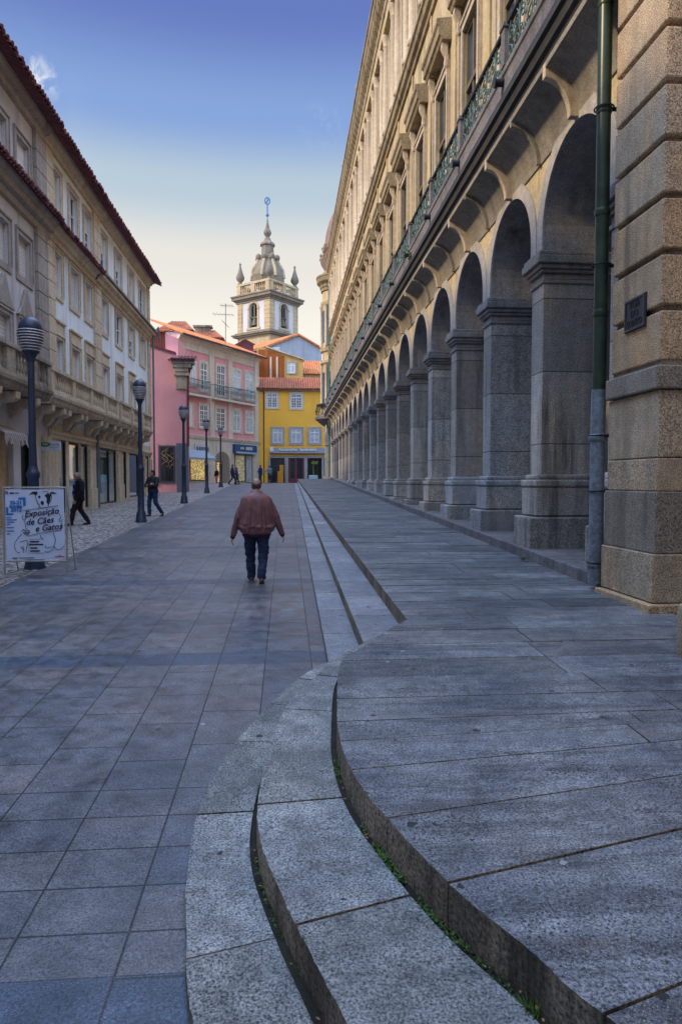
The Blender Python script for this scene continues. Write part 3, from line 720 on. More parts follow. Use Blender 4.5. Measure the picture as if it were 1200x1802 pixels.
# corner turret with balcony, and the dome behind the cornice
TX, TY = 5.25, 70.2; TR = 1.45
f = MB()
f.lathe([(TR, 8.9), (TR, 13.9), (TR + .28, 14.1), (TR + .32, 14.35), (TR + .02, 14.5), (TR + .02, 15.2), (TR + .22, 15.3), (TR + .30, 15.6), (TR, 15.75), (TR, 19.9), (TR + .18, 20.1), (TR + .2, 20.3), (TR + .02, 20.4),
         (TR + .02, 21.3), (.1, 21.35)], TX, TY, 32)
f.build('turret', M['warm_stone'], arc, smooth=True)
f = MB(); f.lathe([(.1, 21.34), (TR + .16, 21.36), (TR + .18, 21.6), (TR + .28, 21.7), (TR + .30, 21.95), (TR + .58, 22.2), (TR + .6, 22.6), (TR + .66, 22.65), (TR + .66, 22.8), (TR + .2, 22.9), (TR, 23.3), (.1, 23.4)], TX, TY, 32); f.build('turret_cornice', M['cornice'], arc, smooth=True)
f = MB()
for an in (200, 245, 290):
    for (z0, z1) in ((16.2, 19.4), (10, 13.2)):
        f.lathe([(TR + .03, z0), (TR + .03, z1)], TX, TY, 5, R(an - 16), R(an + 16))
split_build(f, 'turret_window', M['sky_glass'], arc)
f = MB()
for an in (180, 222, 268, 312):
    f.lathe([(.17, 15.75), (.2, 15.9), (.14, 16), (.13, 19.4), (.2, 19.7), (.24, 19.9)], TX + (TR + .1) * math.cos(R(an)), TY + (TR + .1) * math.sin(R(an)), 8)
    f.lathe([(.17, 8.9), (.2, 9.1), (.14, 9.2), (.13, 13), (.2, 13.4), (.24, 13.9)], TX + (TR + .1) * math.cos(R(an)), TY + (TR + .1) * math.sin(R(an)), 8)
split_build(f, 'turret_column', M['pale_stone'], arc, smooth=True)
f = MB(); f.lathe([(1.0, 7.6), (1.5, 7.9), (2.0, 8.3), (2.22, 8.45), (2.25, 8.7), (2.1, 8.75), (2.1, 8.9), (.5, 8.9)], TX, TY, 32); f.build('turret_balcony', M['dirty_stone'], arc, smooth=True)
f = MB()
for i in range(40):
    an = 2 * math.pi * i / 40; f.tube([(TX + 2.08 * math.cos(an), TY + 2.08 * math.sin(an), 8.9), (TX + 2.2 * math.cos(an), TY + 2.2 * math.sin(an), 9.3), (TX + 2.05 * math.cos(an), TY + 2.05 * math.sin(an), 9.9)], .03, 4)
f.lathe([(2.0, 9.88), (2.1, 9.88), (2.1, 9.98), (2.0, 9.98)], TX, TY, 32)
f.build('turret_railing', M['iron_dark'], arc)
f = MB()                                             # porch pier and arch below the turret
f.box(4.0, 4.75, 69.0, 69.8, 1.8, 6.1); f.box(3.9, 4.85, 68.9, 69.9, 1.8, 2.7); f.box(3.92, 4.83, 68.92, 69.88, 5.8, 6.1)
for i in range(12):
    a0 = math.pi * i / 12; a1 = math.pi * (i + 1) / 12; yc = 68.2
    f.add([(3.95, 68.0 + 1.0 - 1.0 * math.cos(a0) - 1.6, 6.1 + .9 * math.sin(a0)), (3.95, 68.0 + 1.0 - math.cos(a1) - 1.6, 6.1 + .9 * math.sin(a1)), (3.95, 68.0 + 1.0 - math.cos(a1) - 1.6, 7.7), (3.95, 68.0 + 1.0 - math.cos(a0) - 1.6, 7.7)], [(0, 1, 2, 3)])
f.box(4.0, 7, 69.82, 70.4, 6.1, 8.4); f.box(5.6, 7.5, 70.5, 74, 1.8, 8.4)
f.build('porch_pier', M['archivolt'], arc)
f = MB(); DX, DY = 8.0, 72.5
f.lathe([(3.55, 22.5), (3.5, 23.6), (3.75, 23.8), (3.85, 24.4), (4.25, 25.0), (4.3, 25.25), (3.95, 25.4), (3.85, 25.9), (4.1, 26.2), (3.95, 26.5), (3.85, 27.0), (3.72, 28.0), (3.4, 29.2), (2.9, 30.3), (2.2, 31.4), (1.2, 32.2), (.2, 32.6)], DX, DY, 40)
f.build('dome', stone('slate dome', (.17, .11, .10), (.25, .17, .15), 30, .3, .4), arc, smooth=True)
f = MB()
for i in range(20):
    an = 2 * math.pi * i / 20; x, y = DX + 4.25 * math.cos(an), DY + 4.25 * math.sin(an)
    f.lathe([(.12, 25.2), (.2, 25.4), (.08, 25.6), (.16, 25.8), (.03, 26.0)], x, y, 7)
    f.lathe([(.2, 26.3), (.28, 26.55), (.1, 26.8)], DX + 3.95 * math.cos(an), DY + 3.95 * math.sin(an), 7)
split_build(f, 'dome_finial', M['cornice'], arc)

# ------------------------------------------------------------------ rusticated pier in the right foreground
pier = thing('stone_building_corner', 'brown speckled granite building corner with deep horizontal joints at the right edge', 'building', (4.2, 8, .6))
PF = Frame((4.2, 0, 0), (0, 1, 0), (-1, 0, 0))
y0, y1 = 7.42, 8.58
def course(mb, e, z0, z1, y0_=y0, y1_=y1, deep=.75, gap=0): mb.box(y0_ - e, y1_ + min(e, .02), -deep, e, z0, z1)
f = PF.mb(); f.box(y0 + .07, y1 - .0, -.75, -.07, .5, 14); f.build('pier_core', M['pier_dark'], pier)
zc = [3.43 + i * .62 for i in range(18)]
f = PF.mb(); f.box(y0 + .02, y1, -.75, -.03, 3.40, 3.47); f.build('pier_bed', M['pier_dark'], pier)
for i, z in enumerate(zc):
    f = PF.mb(); f.box(y0, y1, -.75, 0, z + .04, z + .62 - .03); f.build('rusticated_block', M['pier_stone'], pier, bevel=.02, segs=2)
f = PF.mb(); course(f, .07, 3.14, 3.40); f.build('string_course', M['pier_dark'], pier, bevel=.02)
for (e, z0, z1, mt) in ((.015, 2.37, 3.13, 'pier_stone'), (.02, 1.985, 2.36, 'pier_stone'), (.055, 1.275, 1.98, 'pier_dark'), (.09, .72, 1.27, 'pier_stone'), (.17, .35, .71, 'pier_stone')):
    f = PF.mb(); course(f, e, z0, z1); f.build('base_block', M[mt], pier, bevel=.014)
# wall returning to the right of the pier
f = MB(); f.box(4.97, 9, 7.75, 8.6, .3, 14); f.build('return_wall', M['pier_stone'], pier)
f = MB(); f.box(6.9, 9, -9, 7.75, .2, 19); f.build('side_shade_wall', M['pier_stone'], pier)  # unseen wall right of the camera, added to shade the foreground
for (e, z0, z1) in ((.06, 1.275, 1.98), (.10, .72, 1.27), (.2, .3, .71)):
    f = MB(); f.box(4.97, 9, 7.75 - e, 7.74, z0, z1); f.build('base_block', M['pier_dark'], pier, bevel=.014)
f = MB(); f.box(4.3, 9, 8.6, 11.2, 8.6, 14); f.build('back_wall', M['pier_dark'], pier)
# street name plaque
PLA = thing('street_plaque', 'small dark bronze street name plaque fixed to the granite corner', 'plaque', (4.19, 8.0, 5.0))
s_l, zb = PF.at(1102, 590); s_r, zt = PF.at(1139, 515)
s0_, s1_ = min(s_l, s_r), max(s_l, s_r); zb0 = PF.at(1102, 588)[1]; zt0 = PF.at(1102, 532)[1]
f = PF.mb(); f.box(s0_, s1_, 0.0, .025, zb0, zt0); f.build('plate', flat('dark bronze', (.045, .05, .062), .45, .5, .3), PLA, bevel=.006)
f = PF.mb(); f.ring(s0_ + .01, s1_ - .01, zb0 + .01, zt0 - .01, .022, .025, .036); f.build('rim', flat('bronze rim', (.085, .085, .10), .4, .5, .4), PLA)
def text_mesh(txt, size, align='CENTER', ext=.002, shear=0.0, bold=0.0):
    cu = bpy.data.curves.new('text', 'FONT'); cu.body = txt; cu.size = size; cu.align_x = align; cu.extrude = ext; cu.shear = shear; cu.offset = bold
    cu.resolution_u = 3
    o = bpy.data.objects.new('text', cu); COL.objects.link(o); bpy.context.view_layer.update()
    me = bpy.data.meshes.new_from_object(o.evaluated_get(bpy.context.evaluated_depsgraph_get()))
    bpy.data.objects.remove(o); bpy.data.curves.remove(cu); return me
def put_text(name, txt, size, F, s, z, o, mat, parent, align='CENTER', flip=1, shear=0.0, bold=0.0, xs=1.0, tilt=0.0):
    """letters standing on a wall frame; flip=-1 where s runs to the reader's left"""
    me = text_mesh(txt, size, align, shear=shear, bold=bold)
    mb = MB(F.M); ct, st = math.cos(tilt), math.sin(tilt)
    mb.add([(s + flip * xs * (v.co.x * ct - v.co.y * st), o + .002 + v.co.z, z + v.co.x * xs * st + v.co.y * ct) for v in me.vertices], [tuple(p.vertices) for p in me.polygons])
    bpy.data.meshes.remove(me)
    return mb.build(name, mat, parent)
M['plaque_letter'] = flat('plaque lettering', (.012, .012, .016), .5)
sm_ = (s0_ + s1_) / 2; hp = zt0 - zb0
for i, (t, sz) in enumerate((('RUA', .13), ('DO', .12), ('SOUTO', .11))):
    put_text('lettering', t, sz, PF, sm_, zb0 + hp * (.68 - .27 * i), .027, M['plaque_letter'], PLA, flip=-1, xs=.95)
# drainpipe: green above, bare grey metal below
dp = thing('drainpipe', 'thick drainpipe green above and bare grey below, between arcade and granite corner', 'pipe', (4.1, 8.72, .7))
PX, PY = 4.12, 8.74
f = MB(); f.tube([(PX, PY, 3.2), (PX, PY, 14)], .088, 18); 
for z in (4.25, 5.55, 6.85, 8.2): f.lathe([(.095, z), (.10, z + .02), (.10, z + .07), (.095, z + .09)], PX, PY, 18)
f.build('upper_pipe', flat('green pipe paint', (.022, .042, .022), .35, .45, 0, .45, 5), dp, smooth=True)
f = MB(); f.tube([(PX - .012, PY, .74), (PX - .012, PY, 2.9), (PX - .005, PY, 3.3)], [.094, .094, .094], 18); f.lathe([(.1, 2.62), (.115, 2.64), (.115, 2.70), (.1, 2.72)], PX - .012, PY, 18)
f.lathe([(.1, .95), (.112, .97), (.112, 1.0), (.1, 1.02)], PX - .012, PY, 18)
f.build('lower_pipe', stone('bare grey pipe metal', (.15, .175, .20), (.24, .27, .30), 20, .35, .6, (.03, .03, .03), rough=.45, spec=.5, bstr=.15), dp, smooth=True)
f = MB()
for z in (1.0, 1.95, 2.68, 4.9, 6.9):
    f.box(PX - .01, PX + .3, PY - .02, PY + .02, z, z + .04); f.tube([(PX + .12 * math.cos(a * math.pi / 8), PY + .12 * math.sin(a * math.pi / 8), z + .02) for a in range(17)], .012, 5)
split_build(f, 'pipe_bracket', M['iron_dark'], dp, 2)
# thin cable pipe beside
f = MB(); f.tube([(4.22, 8.72 + .17, .9), (4.22, 8.89, 14)], .02, 6); f.build('cable_duct', M['pale_stone'], dp)
# rounded stone at the edge of the frame
rb = MB(); q = gnd(1194, 1165, .4); rx, ry = q.x + .45, q.y + .05; zb_ = .4 + .03 * ry
rb.lathe([(.37, zb_ - .05), (.38, zb_ + .05), (.38, zb_ + .40), (.36, zb_ + .44), (.30, zb_ + .455), (.001, zb_ + .46)], rx, ry, 40)
rb.build('stone_bollard', M['pier_stone'], label='low round granite bollard with a flat grey top on the platform beside the building corner', cat='bollard', origin=(rx, ry, zb_), smooth=True)

# ------------------------------------------------------------------ the two plastered buildings on the left
LF = Frame((-8.5, 0, 0), (0, 1, 0), (1, 0, 0))
M['blue_plaster'] = plaster('pale blue plaster', (.80, .87, .93), .2)
M['grey_plaster'] = plaster('stained lilac grey plaster', (.61, .60, .63), .35, streak=1.0)
M['trim'] = stone('tan granite trim', (.50, .41, .30), (.64, .55, .43), 55, .4, .65, (.10, .085, .07))
M['trim_dark'] = stone('brown granite trim', (.28, .245, .225), (.40, .36, .335), 55, .35, .6, (.07, .06, .055))
M['balcony_stone'] = stone('lichen stained balcony stone', (.22, .195, .165), (.42, .365, .29), 40, .4, .85, (.05, .045, .045), moss=.5)
M['blind'] = flat('grey white roller blind', (.62, .59, .58), .7, .3, 0, .1, 3)
M['blind_warm'] = flat('cream roller blind', (.64, .55, .46), .7, .3, 0, .1, 3)
M['dark_tile'] = tilemat('old plum roof tiles', (.11, .038, .05), (.18, .06, .065), (.06, .04, .05))
M['red_tile'] = tilemat('red roof tiles', (.30, .085, .045), (.42, .15, .07), (.16, .08, .06))
M['orange_tile'] = tilemat('orange roof tiles', (.50, .15, .045), (.62, .24, .09), (.30, .15, .09))
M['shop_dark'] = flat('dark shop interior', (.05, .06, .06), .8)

def pilaster(F, s0, s1, z0, z1, mat, parent, o=.10):
    b = F.mb(); z = z0
    while z < z1 - .1:
        z2 = min(z1, z + .62); b.box(s0, s1, 0, o, z + .012, z2 - .012); z = z2
    b.box(s0 + .03, s1 - .03, 0, o - .03, z0, z1)
    return b.build('pilaster', mat, parent, bevel=.015)
def stone_window(F, parent, s0, s1, z0, z1, mat, fw=.17, depth=.15, fill='blind', sill=True, panel=0.0, mould=True):
    """opening s0..s1 x z0..z1 with a stone surround outside it"""
    b = F.mb(); b.ring(s0 - fw, s1 + fw, z0 - (fw if sill else 0), z1 + fw, fw, 0, .05, sill)
    if mould:
        b.box(s0 - fw, s1 + fw, .05, .09, z1 + fw - .07, z1 + fw); b.box(s0 - fw, s0 - fw + .05, .05, .08, z0, z1 + fw - .07); b.box(s1 + fw - .05, s1 + fw, .05, .08, z0, z1 + fw - .07)
    if panel:
        b.box(s0 - fw, s1 + fw, 0, .06, z1 + fw + .01, z1 + fw + panel); b.box(s0 - fw - .03, s1 + fw + .03, 0, .12, z1 + fw + panel, z1 + fw + panel + .08)
    w = b.build('window', mat, parent, bevel=.008)
    if fill in ('blind', 'warm'):
        b = F.mb(); n = int((z1 - z0) / .06)
        for i in range(n): b.box(s0 + .01, s1 - .01, -depth, -depth + .03 + .008 * (i % 2), z0 + i * (z1 - z0) / n, z0 + (i + 1) * (z1 - z0) / n - .004)
        b.build('roller_blind', M['blind' if fill == 'blind' else 'blind_warm'], w)
    else:
        half = (z1 - z0) * (.42 if fill == 'half' else 0)
        zt = z1 - half
        b = F.mb(); b.ring(s0, s1, z0, zt, .07, -depth, -depth + .06); sm = (s0 + s1) / 2; b.box(sm - .04, sm + .04, -depth, -depth + .06, z0 + .07, zt - .07)
        b.box(s0 + .07, sm - .04, -depth, -depth + .05, (z0 + zt) / 2, (z0 + zt) / 2 + .04); b.box(sm + .04, s1 - .07, -depth, -depth + .05, (z0 + zt) / 2, (z0 + zt) / 2 + .04)
        b.build('sash', M['white_paint'], w)
        b = F.mb(); b.box(s0, s1, -depth - .03, -depth - .01, z0, zt); b.build('pane', M['dark_glass'], w)
        if half: b = F.mb(); b.box(s0 + .01, s1 - .01, -depth, -depth + .05, zt, z1); b.build('roller_blind', M['blind'], w)
    return w
def baluster_run(F, parent, s0, s1, zb, zt, o, mat, posts, ends=True, depth=.8):
    b = F.mb(); b.box(s0, s1, o - .22, o, zb, zb + .14); b.box(s0 - .03, s1 + .03, o - .25, o + .03, zt - .13, zt)
    if ends:
        for e0, e1 in ((s0, s0 + .16), (s1 - .16, s1)): b.box(e0, e1, 0, o - .23, zb, zt - .01)
    for p in posts: b.box(p - .14, p + .14, o - .21, o - .01, zb + .14, zt - .13)
    par = b.build('balcony_parapet', mat, parent, bevel=.012)
    b = F.mb(); n = max(1, int((s1 - s0) / .24)); h = zt - zb - .27
    for i in range(n):
        s = s0 + (i + .5) * (s1 - s0) / n
        if any(abs(s - p) < .2 for p in posts): continue
        z = zb + .14
        b.lathe([(.06, z), (.06, z + h * .08), (.035, z + h * .14), (.075, z + h * .34), (.07, z + h * .45), (.032, z + h * .75), (.035, z + h * .84), (.06, z + h * .9), (.06, z + h)], s, o - .11, 8)
    split_build(b, 'baluster', mat, par, smooth=True)
    return par
def corbel(F, parent, s, w, zt, h, o, mat):
    b = F.mb(); b.prism([(0, zt - h), (.12, zt - h * 1.02), (.25, zt - h * .8), (.35, zt - h * .55), (o * .7, zt - h * .5), (o * .9, zt - h * .35), (o * .92, zt - .02), (0, zt - .02)], s - w / 2, s + w / 2, 's')
    return b.build('corbel', mat, parent, bevel=.015)

gz = lambda s: zg(s)
blue = thing('blue_building', 'pale blue plastered four storey building with stone balconies and a tiled eave on the left', 'building', (-8.5, 33, .9))
grey = thing('grey_building', 'stained lilac grey building with pointed window pediments at the left edge', 'building', (-8.5, 20, .6))
BS0, BS1 = 25.35, 43.9
px2s = lambda x, y=600, F=LF: F.at(x, y)[0]
bay1 = [(91, 112), (122, 141), (148, 164)]; bay2 = [(177, 190), (202, 215), (225, 236), (244, 255)]
def srange(a, b): s0, s1 = px2s(a), px2s(b); return s0, s1
openings = []; wins = []
for (a, b_) in bay1 + bay2:
    s0, s1 = srange(a, b_); q = .19; s0 += q; s1 -= q
    wins.append((s0, s1)); openings += [(s0, s1, 5.02, 7.45), (s0, s1, 9.1, 10.62), (s0, s1, 12.0, 13.62)]
w = LF.mb(); holes_wall(w, BS0, BS1, 4.3, 14.3, openings, .17); w.box(BS0, BS1, -9, -.6, .4, 14.3); w.box(BS1 - .3, BS1, -.6, -.003, .4, 14.3)
w.build('wall', M['blue_plaster'], blue)
fills = ['warm', 'pane', 'half', 'half', 'half', 'warm', 'pane']
for i, (s0, s1) in enumerate(wins):
    stone_window(LF, blue, s0, s1, 5.02, 7.45, M['trim'], .18, fill='warm' if i % 3 else 'blind', sill=False, panel=.42)
    stone_window(LF, blue, s0, s1, 9.1, 10.62, M['trim'], .18, fill=['warm', 'blind', 'warm', 'blind', 'pane', 'half', 'warm'][i])
    stone_window(LF, blue, s0, s1, 12.0, 13.62, M['trim'], .18, fill=fills[i])
sp0, sp1 = px2s(165), px2s(176)
for (a, b_) in ((BS0 + .02, BS0 + .82), (sp0, sp1), (BS1 - .55, BS1)):
    for (z0, z1) in ((5.0, 10.85), (11.55, 14.1)): pilaster(LF, a, b_, z0, z1, M['trim'], blue)
def moulding(F, prof, s0, s1, mat, parent, name): b = F.mb(); b.prism(prof, s0, s1, 's'); return b.build(name, mat, parent)
moulding(LF, [(0, 10.85), (.10, 10.87), (.12, 11.0), (.22, 11.05), (.26, 11.2), (.40, 11.25), (.44, 11.36), (0, 11.5)], BS0, BS1 + .05, M['trim'], blue, 'string_course')
moulding(LF, [(0, 14.1), (.10, 14.12), (.12, 14.28), (.24, 14.34), (.28, 14.46), (0, 14.46)], BS0, BS1 + .05, M['trim'], blue, 'cornice')
b = LF.mb(); tile_roof(b, BS0 + .3, sp0 + .1, .52, 11.40, -.02, 11.62); b.build('string_tiles', M['dark_tile'], blue)
b = LF.mb(); b.prism([(.36, 11.44), (.52, 11.42), (.53, 11.5), (-.02, 11.62), (-.02, 11.5)], sp0 + .5, BS1 + .1, 's'); b.build('string_cap', M['trim_dark'], blue)
b = LF.mb(); tile_roof(b, BS0, BS1 + .3, .72, 14.52, -5, 16.9, .24, .1); b.build('roof', M['dark_tile'], blue)
b = LF.mb(); b.box(BS0, BS1 + .2, -.2, .36, 14.463, 14.50); b.build('eave_soffit', M['trim_dark'], blue)
# balconies: one long, four short
bal_mat = M['balcony_stone']
def balcony(F, parent, s0, s1, o, zb, zt, posts, corb, mat):
    b = F.mb(); b.prism([(0, zb - .32), (o - .12, zb - .32), (o - .06, zb - .25), (o - .04, zb - .15), (o + .04, zb - .1), (o + .06, zb - .003), (0, zb - .003)], s0 - .05, s1 + .05, 's'); b.build('balcony_slab', mat, parent)
    baluster_run(F, parent, s0, s1, zb, zt, o, mat, posts)
    for c in corb: corbel(F, parent, c, .30, zb - .32, .62, o, M['trim'])
LB = Frame((-8.5, 0, 0), (0, 1, 0), (1, 0, 0))
b0 = LF.at(93, 690, .8)[0]; b1 = LF.at(186, 690, .8)[0]
balcony(LF, blue, b0, b1, .8, 5.02, 5.92, [b0 + .14, b0 + (b1 - b0) * .36, b0 + (b1 - b0) * .7, b1 - .14], [b0 + .3, b0 + 1.5, b0 + 2.1, b0 + 3.6, b0 + 4.2, b1 - .3], M['trim'])
for (xa, xb) in ((189, 210), (214, 232), (235, 249), (253, 268)):
    a_, c_ = LF.at(xa, 700, .8)[0], LF.at(xb, 700, .8)[0]
    balcony(LF, blue, a_, c_, .78, 5.02, 5.92, [a_ + .14, c_ - .14], [a_ + .35, c_ - .35], M['trim'])
SHOPIN = NB('lit pale shop interior'); _v = SHOPIN.noise(SHOPIN.map(SHOPIN.pos(), (1.2, 1.2, .9)), 1.3, 4, .7); _c = SHOPIN.mix(SHOPIN.rng(_v, .42, .58), (.12, .20, .21), (.60, .68, .62)); SHOPIN.l(_c, SHOPIN.bsdf.inputs['Emission Color']); SHOPIN.bsdf.inputs['Emission Strength'].default_value = .32; SHOPIN = SHOPIN.fin(_c, .8)
# ground floor of the blue building: stone piers, plate glass, lit shops behind
ops = [(26.45, 27.25), (27.6, 28.9), (29.2, 30.15), (31.5, 35.1), (36.4, 37.3), (38.0, 41.65), (42.3, 43.15)]
w = LF.mb(); holes_wall(w, BS0, BS1, .4, 4.3, [(a, b_, gz(a) + .12, 3.68) for a, b_ in ops], .12, .02); w.build('shopfront', M['trim'], blue)
for (a, b_) in ops:
    z0 = gz(a) + .12
    f = LF.mb(); f.ring(a, b_, z0, 3.65, .07, -.08, .0)
    if b_ - a > 2: f.box(a + (b_ - a) * .62 - .03, a + (b_ - a) * .62 + .03, -.08, 0, z0 + .07, 3.58)
    fr = f.build('shop_window', M['iron_dark'], blue)
    f = LF.mb(); f.quad((a, -.05, z0), (b_, -.05, z0), (b_, -.05, 3.65), (a, -.05, 3.65)); f.build('pane', M['shop_glass'], fr)
    f = LF.mb(); f.quad((a - .2, -1.9, z0 - .1), (b_ + .2, -1.9, z0 - .1), (b_ + .2, -1.9, 3.7), (a - .2, -1.9, 3.7)); f.quad((a - .2, -.13, z0 + .02), (b_ + .2, -.13, z0 + .02), (b_ + .2, -1.9, z0 + .02), (a - .2, -1.9, z0 + .02))
    f.build('interior', SHOPIN, fr)
moulding(LF, [(0, 3.68), (.06, 3.68), (.08, 3.8), (.14, 3.85), (.14, 3.95), (.02, 4.0)], BS0, BS1, M['trim'], blue, 'shop_cornice')
for (a, b_) in ((BS0 + .05, BS0 + .75), (28.95, 29.15), (30.2, 31.1), (35.2, 36.2), (41.7, 42.2), (43.2, 43.85)):
    f = LF.mb(); f.box(a, b_, .02, .12, .5, 3.5); f.box(a - .04, b_ + .04, .02, .17, .4, gz(a) + .9); f.build('shop_pier', M['trim'], blue, bevel=.012)
f = LF.mb(); f.tube([(31.25, .16, .9), (31.25, .16, 4.2)], .07, 8); f.tube([(BS1 - .15, .28, 1.2), (BS1 - .15, .28, 11.2)], .06, 8); f.tube([(BS1 - .1, .28, 11.3), (BS1 + .15, .55, 11.8), (BS1 + .25, .6, 11.0)], .07, 8)
f.tube([(31.2, .2, 11.0), (31.2, .4, 11.3), (31.1, .5, 11.8)], .05, 6)
split_build(f, 'downpipe', flat('blue grey pipe', (.12, .16, .21), .5), blue, smooth=True)
# two dressed mannequins in the blue building's window
def mannequin(s, o, col, lab):
    p = LF.org + Vector((o, s, 0)); z = gz(s) + .14
    b = MB(); b.lathe([(.10, z), (.11, z + .03), (.02, z + .06), (.02, z + .5), (.22, z + .55), (.15, z + .95), (.12, z + 1.05), (.17, z + 1.25), (.18, z + 1.4), (.06, z + 1.5), (.05, z + 1.56), (.09, z + 1.63), (.08, z + 1.74), (.01, z + 1.8)], p.x, p.y, 12)
    b.build('mannequin', col, label=lab, cat='mannequin', origin=(p.x, p.y, z), smooth=True, group='mannequins in the shop window')
mannequin(33.0, -.9, flat('magenta dress', (.42, .05, .12), .7), 'shop mannequin in a magenta dress behind the wide window of the blue building')
mannequin(34.1, -.9, flat('teal dress', (.08, .20, .20), .7), 'shop mannequin in a dark teal dress behind the wide window of the blue building')

# grey building ---------------------------------------------------------------
GS0, GS1 = -34.0, 25.33
gw = []
sA0, sA1 = px2s(-8), px2s(20); sB0, sB1 = px2s(31), px2s(57)
for (a, b_) in ((sA0 + .1, sA1 - .15), (sB0 + .15, sB1 - .15), (sA0 - 2.6, sA0 - 1.1), (sA0 - 4.8, sA0 - 3.3)): gw.append((a, b_))
zt3 = LF.at(31, 226)[1]; zt2 = LF.at(31, 397)[1]; zap = LF.at(45, 530)[1]; zp0 = LF.at(45, 566)[1]
op = []
for (a, b_) in gw: op += [(a, b_, 5.02, 7.2), (a, b_, 8.75, zt2 - .25), (a, b_, 11.7, zt3 - .25)]
w = LF.mb(); holes_wall(w, GS0, GS1, .2, 14.5, op + [(a - .1, b_ + .1, gz(a), 3.6) for a, b_ in gw], .17, .005); w.box(GS0, GS1 - .02, -9, -.6, -.4, 14.5); w.build('wall', M['grey_plaster'], grey)
w = MB(); w.box(-8.5, 9, -22, -9, -.8, 20); w.build('rear_shade_block', M['grey_plaster'], grey)  # unseen block added behind the camera to keep skylight off the foreground
for i, (a, b_) in enumerate(gw):
    stone_window(LF, grey, a, b_, 11.7, zt3 - .25, M['trim_dark'], .22, fill='half' if i == 1 else 'blind', sill=False)
    stone_window(LF, grey, a, b_, 8.75, zt2 - .25, M['trim_dark'], .22, fill='blind')
    ww = stone_window(LF, grey, a, b_, 5.02, 7.2, M['trim_dark'], .2, fill='blind', sill=False)
    m = (a + b_) / 2; hw = (b_ - a) / 2 + .28
    f = LF.mb(); f.prism([(m - hw, 7.42), (m + hw, 7.42), (m + hw * .55, 7.75), (m + .1, 8.35), (m, 8.42), (m - .1, 8.35), (m - hw * .55, 7.75)], 0.006, .10, 'o')
    f.build('pediment', M['trim_dark'], ww, bevel=.03)
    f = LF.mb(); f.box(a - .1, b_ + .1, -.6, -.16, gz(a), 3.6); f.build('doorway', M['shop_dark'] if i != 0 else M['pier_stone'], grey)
for (z0, z1) in ((4.9, 10.8), (11.5, 14.2)): pilaster(LF, px2s(63), GS1 - .02, z0, z1, M['trim_dark'], grey, .14)
moulding(LF, [(0.006, 10.7), (.12, 10.74), (.14, 10.95), (.30, 11.0), (.34, 11.18), (.46, 11.24), (.5, 11.36), (0.006, 11.5)], GS0, GS1 + .2, M['trim_dark'], grey, 'string_course')
moulding(LF, [(0.006, 14.0), (.12, 14.05), (.14, 14.24), (.28, 14.3), (.32, 14.46), (0.006, 14.46)], GS0, GS1 - .02, M['trim_dark'], grey, 'cornice')
b = LF.mb(); tile_roof(b, GS0, GS1 + .2, .62, 11.40, -.02, 11.68); b.build('string_tiles', M['dark_tile'], grey)
b = LF.mb(); tile_roof(b, GS0, GS1 - .03, .74, 14.54, -5, 16.9, .24, .1); b.build('roof', M['dark_tile'], grey)
b = LF.mb(); b.box(GS0, GS1 - .04, -.2, .36, 14.463, 14.50); b.build('eave_soffit', M['trim_dark'], grey)
g1 = LF.at(91, 690, .95)[0]
balcony(LF, grey, 12.0, g1, .95, 5.02, 5.95, [12.2, 14.5, 17, LF.at(18, 660, .95)[0], LF.at(26, 680, .95)[0], LF.at(66, 680, .95)[0], g1 - .14], [13, 15, 17, 18.6, LF.at(4, 735, .9)[0], LF.at(36, 740, .9)[0], LF.at(72, 750, .9)[0]], M['balcony_stone'])
f = LF.mb(); f.box(GS1 - 1.9, GS1 - 1.3, .01, .14, .3, 3.7); f.box(GS1 - .7, GS1 - .02, .01, .14, .3, 3.7); f.box(19.0, 19.7, .01, .14, .2, 3.7); split_build(f, 'shop_pier', M['trim'], grey, bevel=.015)
# striped fabric blind over the grey building's doorway
aw = LF.mb(); a0, a1 = LF.at(1, 760, .5)[0], LF.at(43, 770, .5)[0]; zA = LF.at(20, 752, .5)[1]
n = 22
for i in range(n):
    s_ = a0 + (a1 - a0) * i / n; s2 = a0 + (a1 - a0) * (i + 1) / n; sag = .08 * math.sin(i * 1.3) + .06 * (i % 2)
    aw.add([(s_, .05, zA + .1), (s2, .05, zA + .1), (s2, .6, zA - .18), (s_, .6, zA - .18), (s_, .62, zA - .42 - sag), (s2, .62, zA - .42 - sag)], [(0, 1, 2, 3), (3, 2, 5, 4)])
k = NB('striped awning cloth'); pz = k.n('ShaderNodeSeparateXYZ'); k.l(k.pos(), pz.inputs[0])
k.fin(k.mix(k.math('LESS_THAN', k.math('MODULO', k.math('ADD', k.math('MULTIPLY', pz.outputs['Y'], 1.0), k.math('MULTIPLY', pz.outputs['Z'], .8)), .16), .09), (.50, .44, .42), (.25, .21, .24)), .9)
aw.build('awning', k.m, label='short striped cloth awning hanging under the grey building balcony', cat='awning', origin=(-8.4, (a0 + a1) / 2, zA))
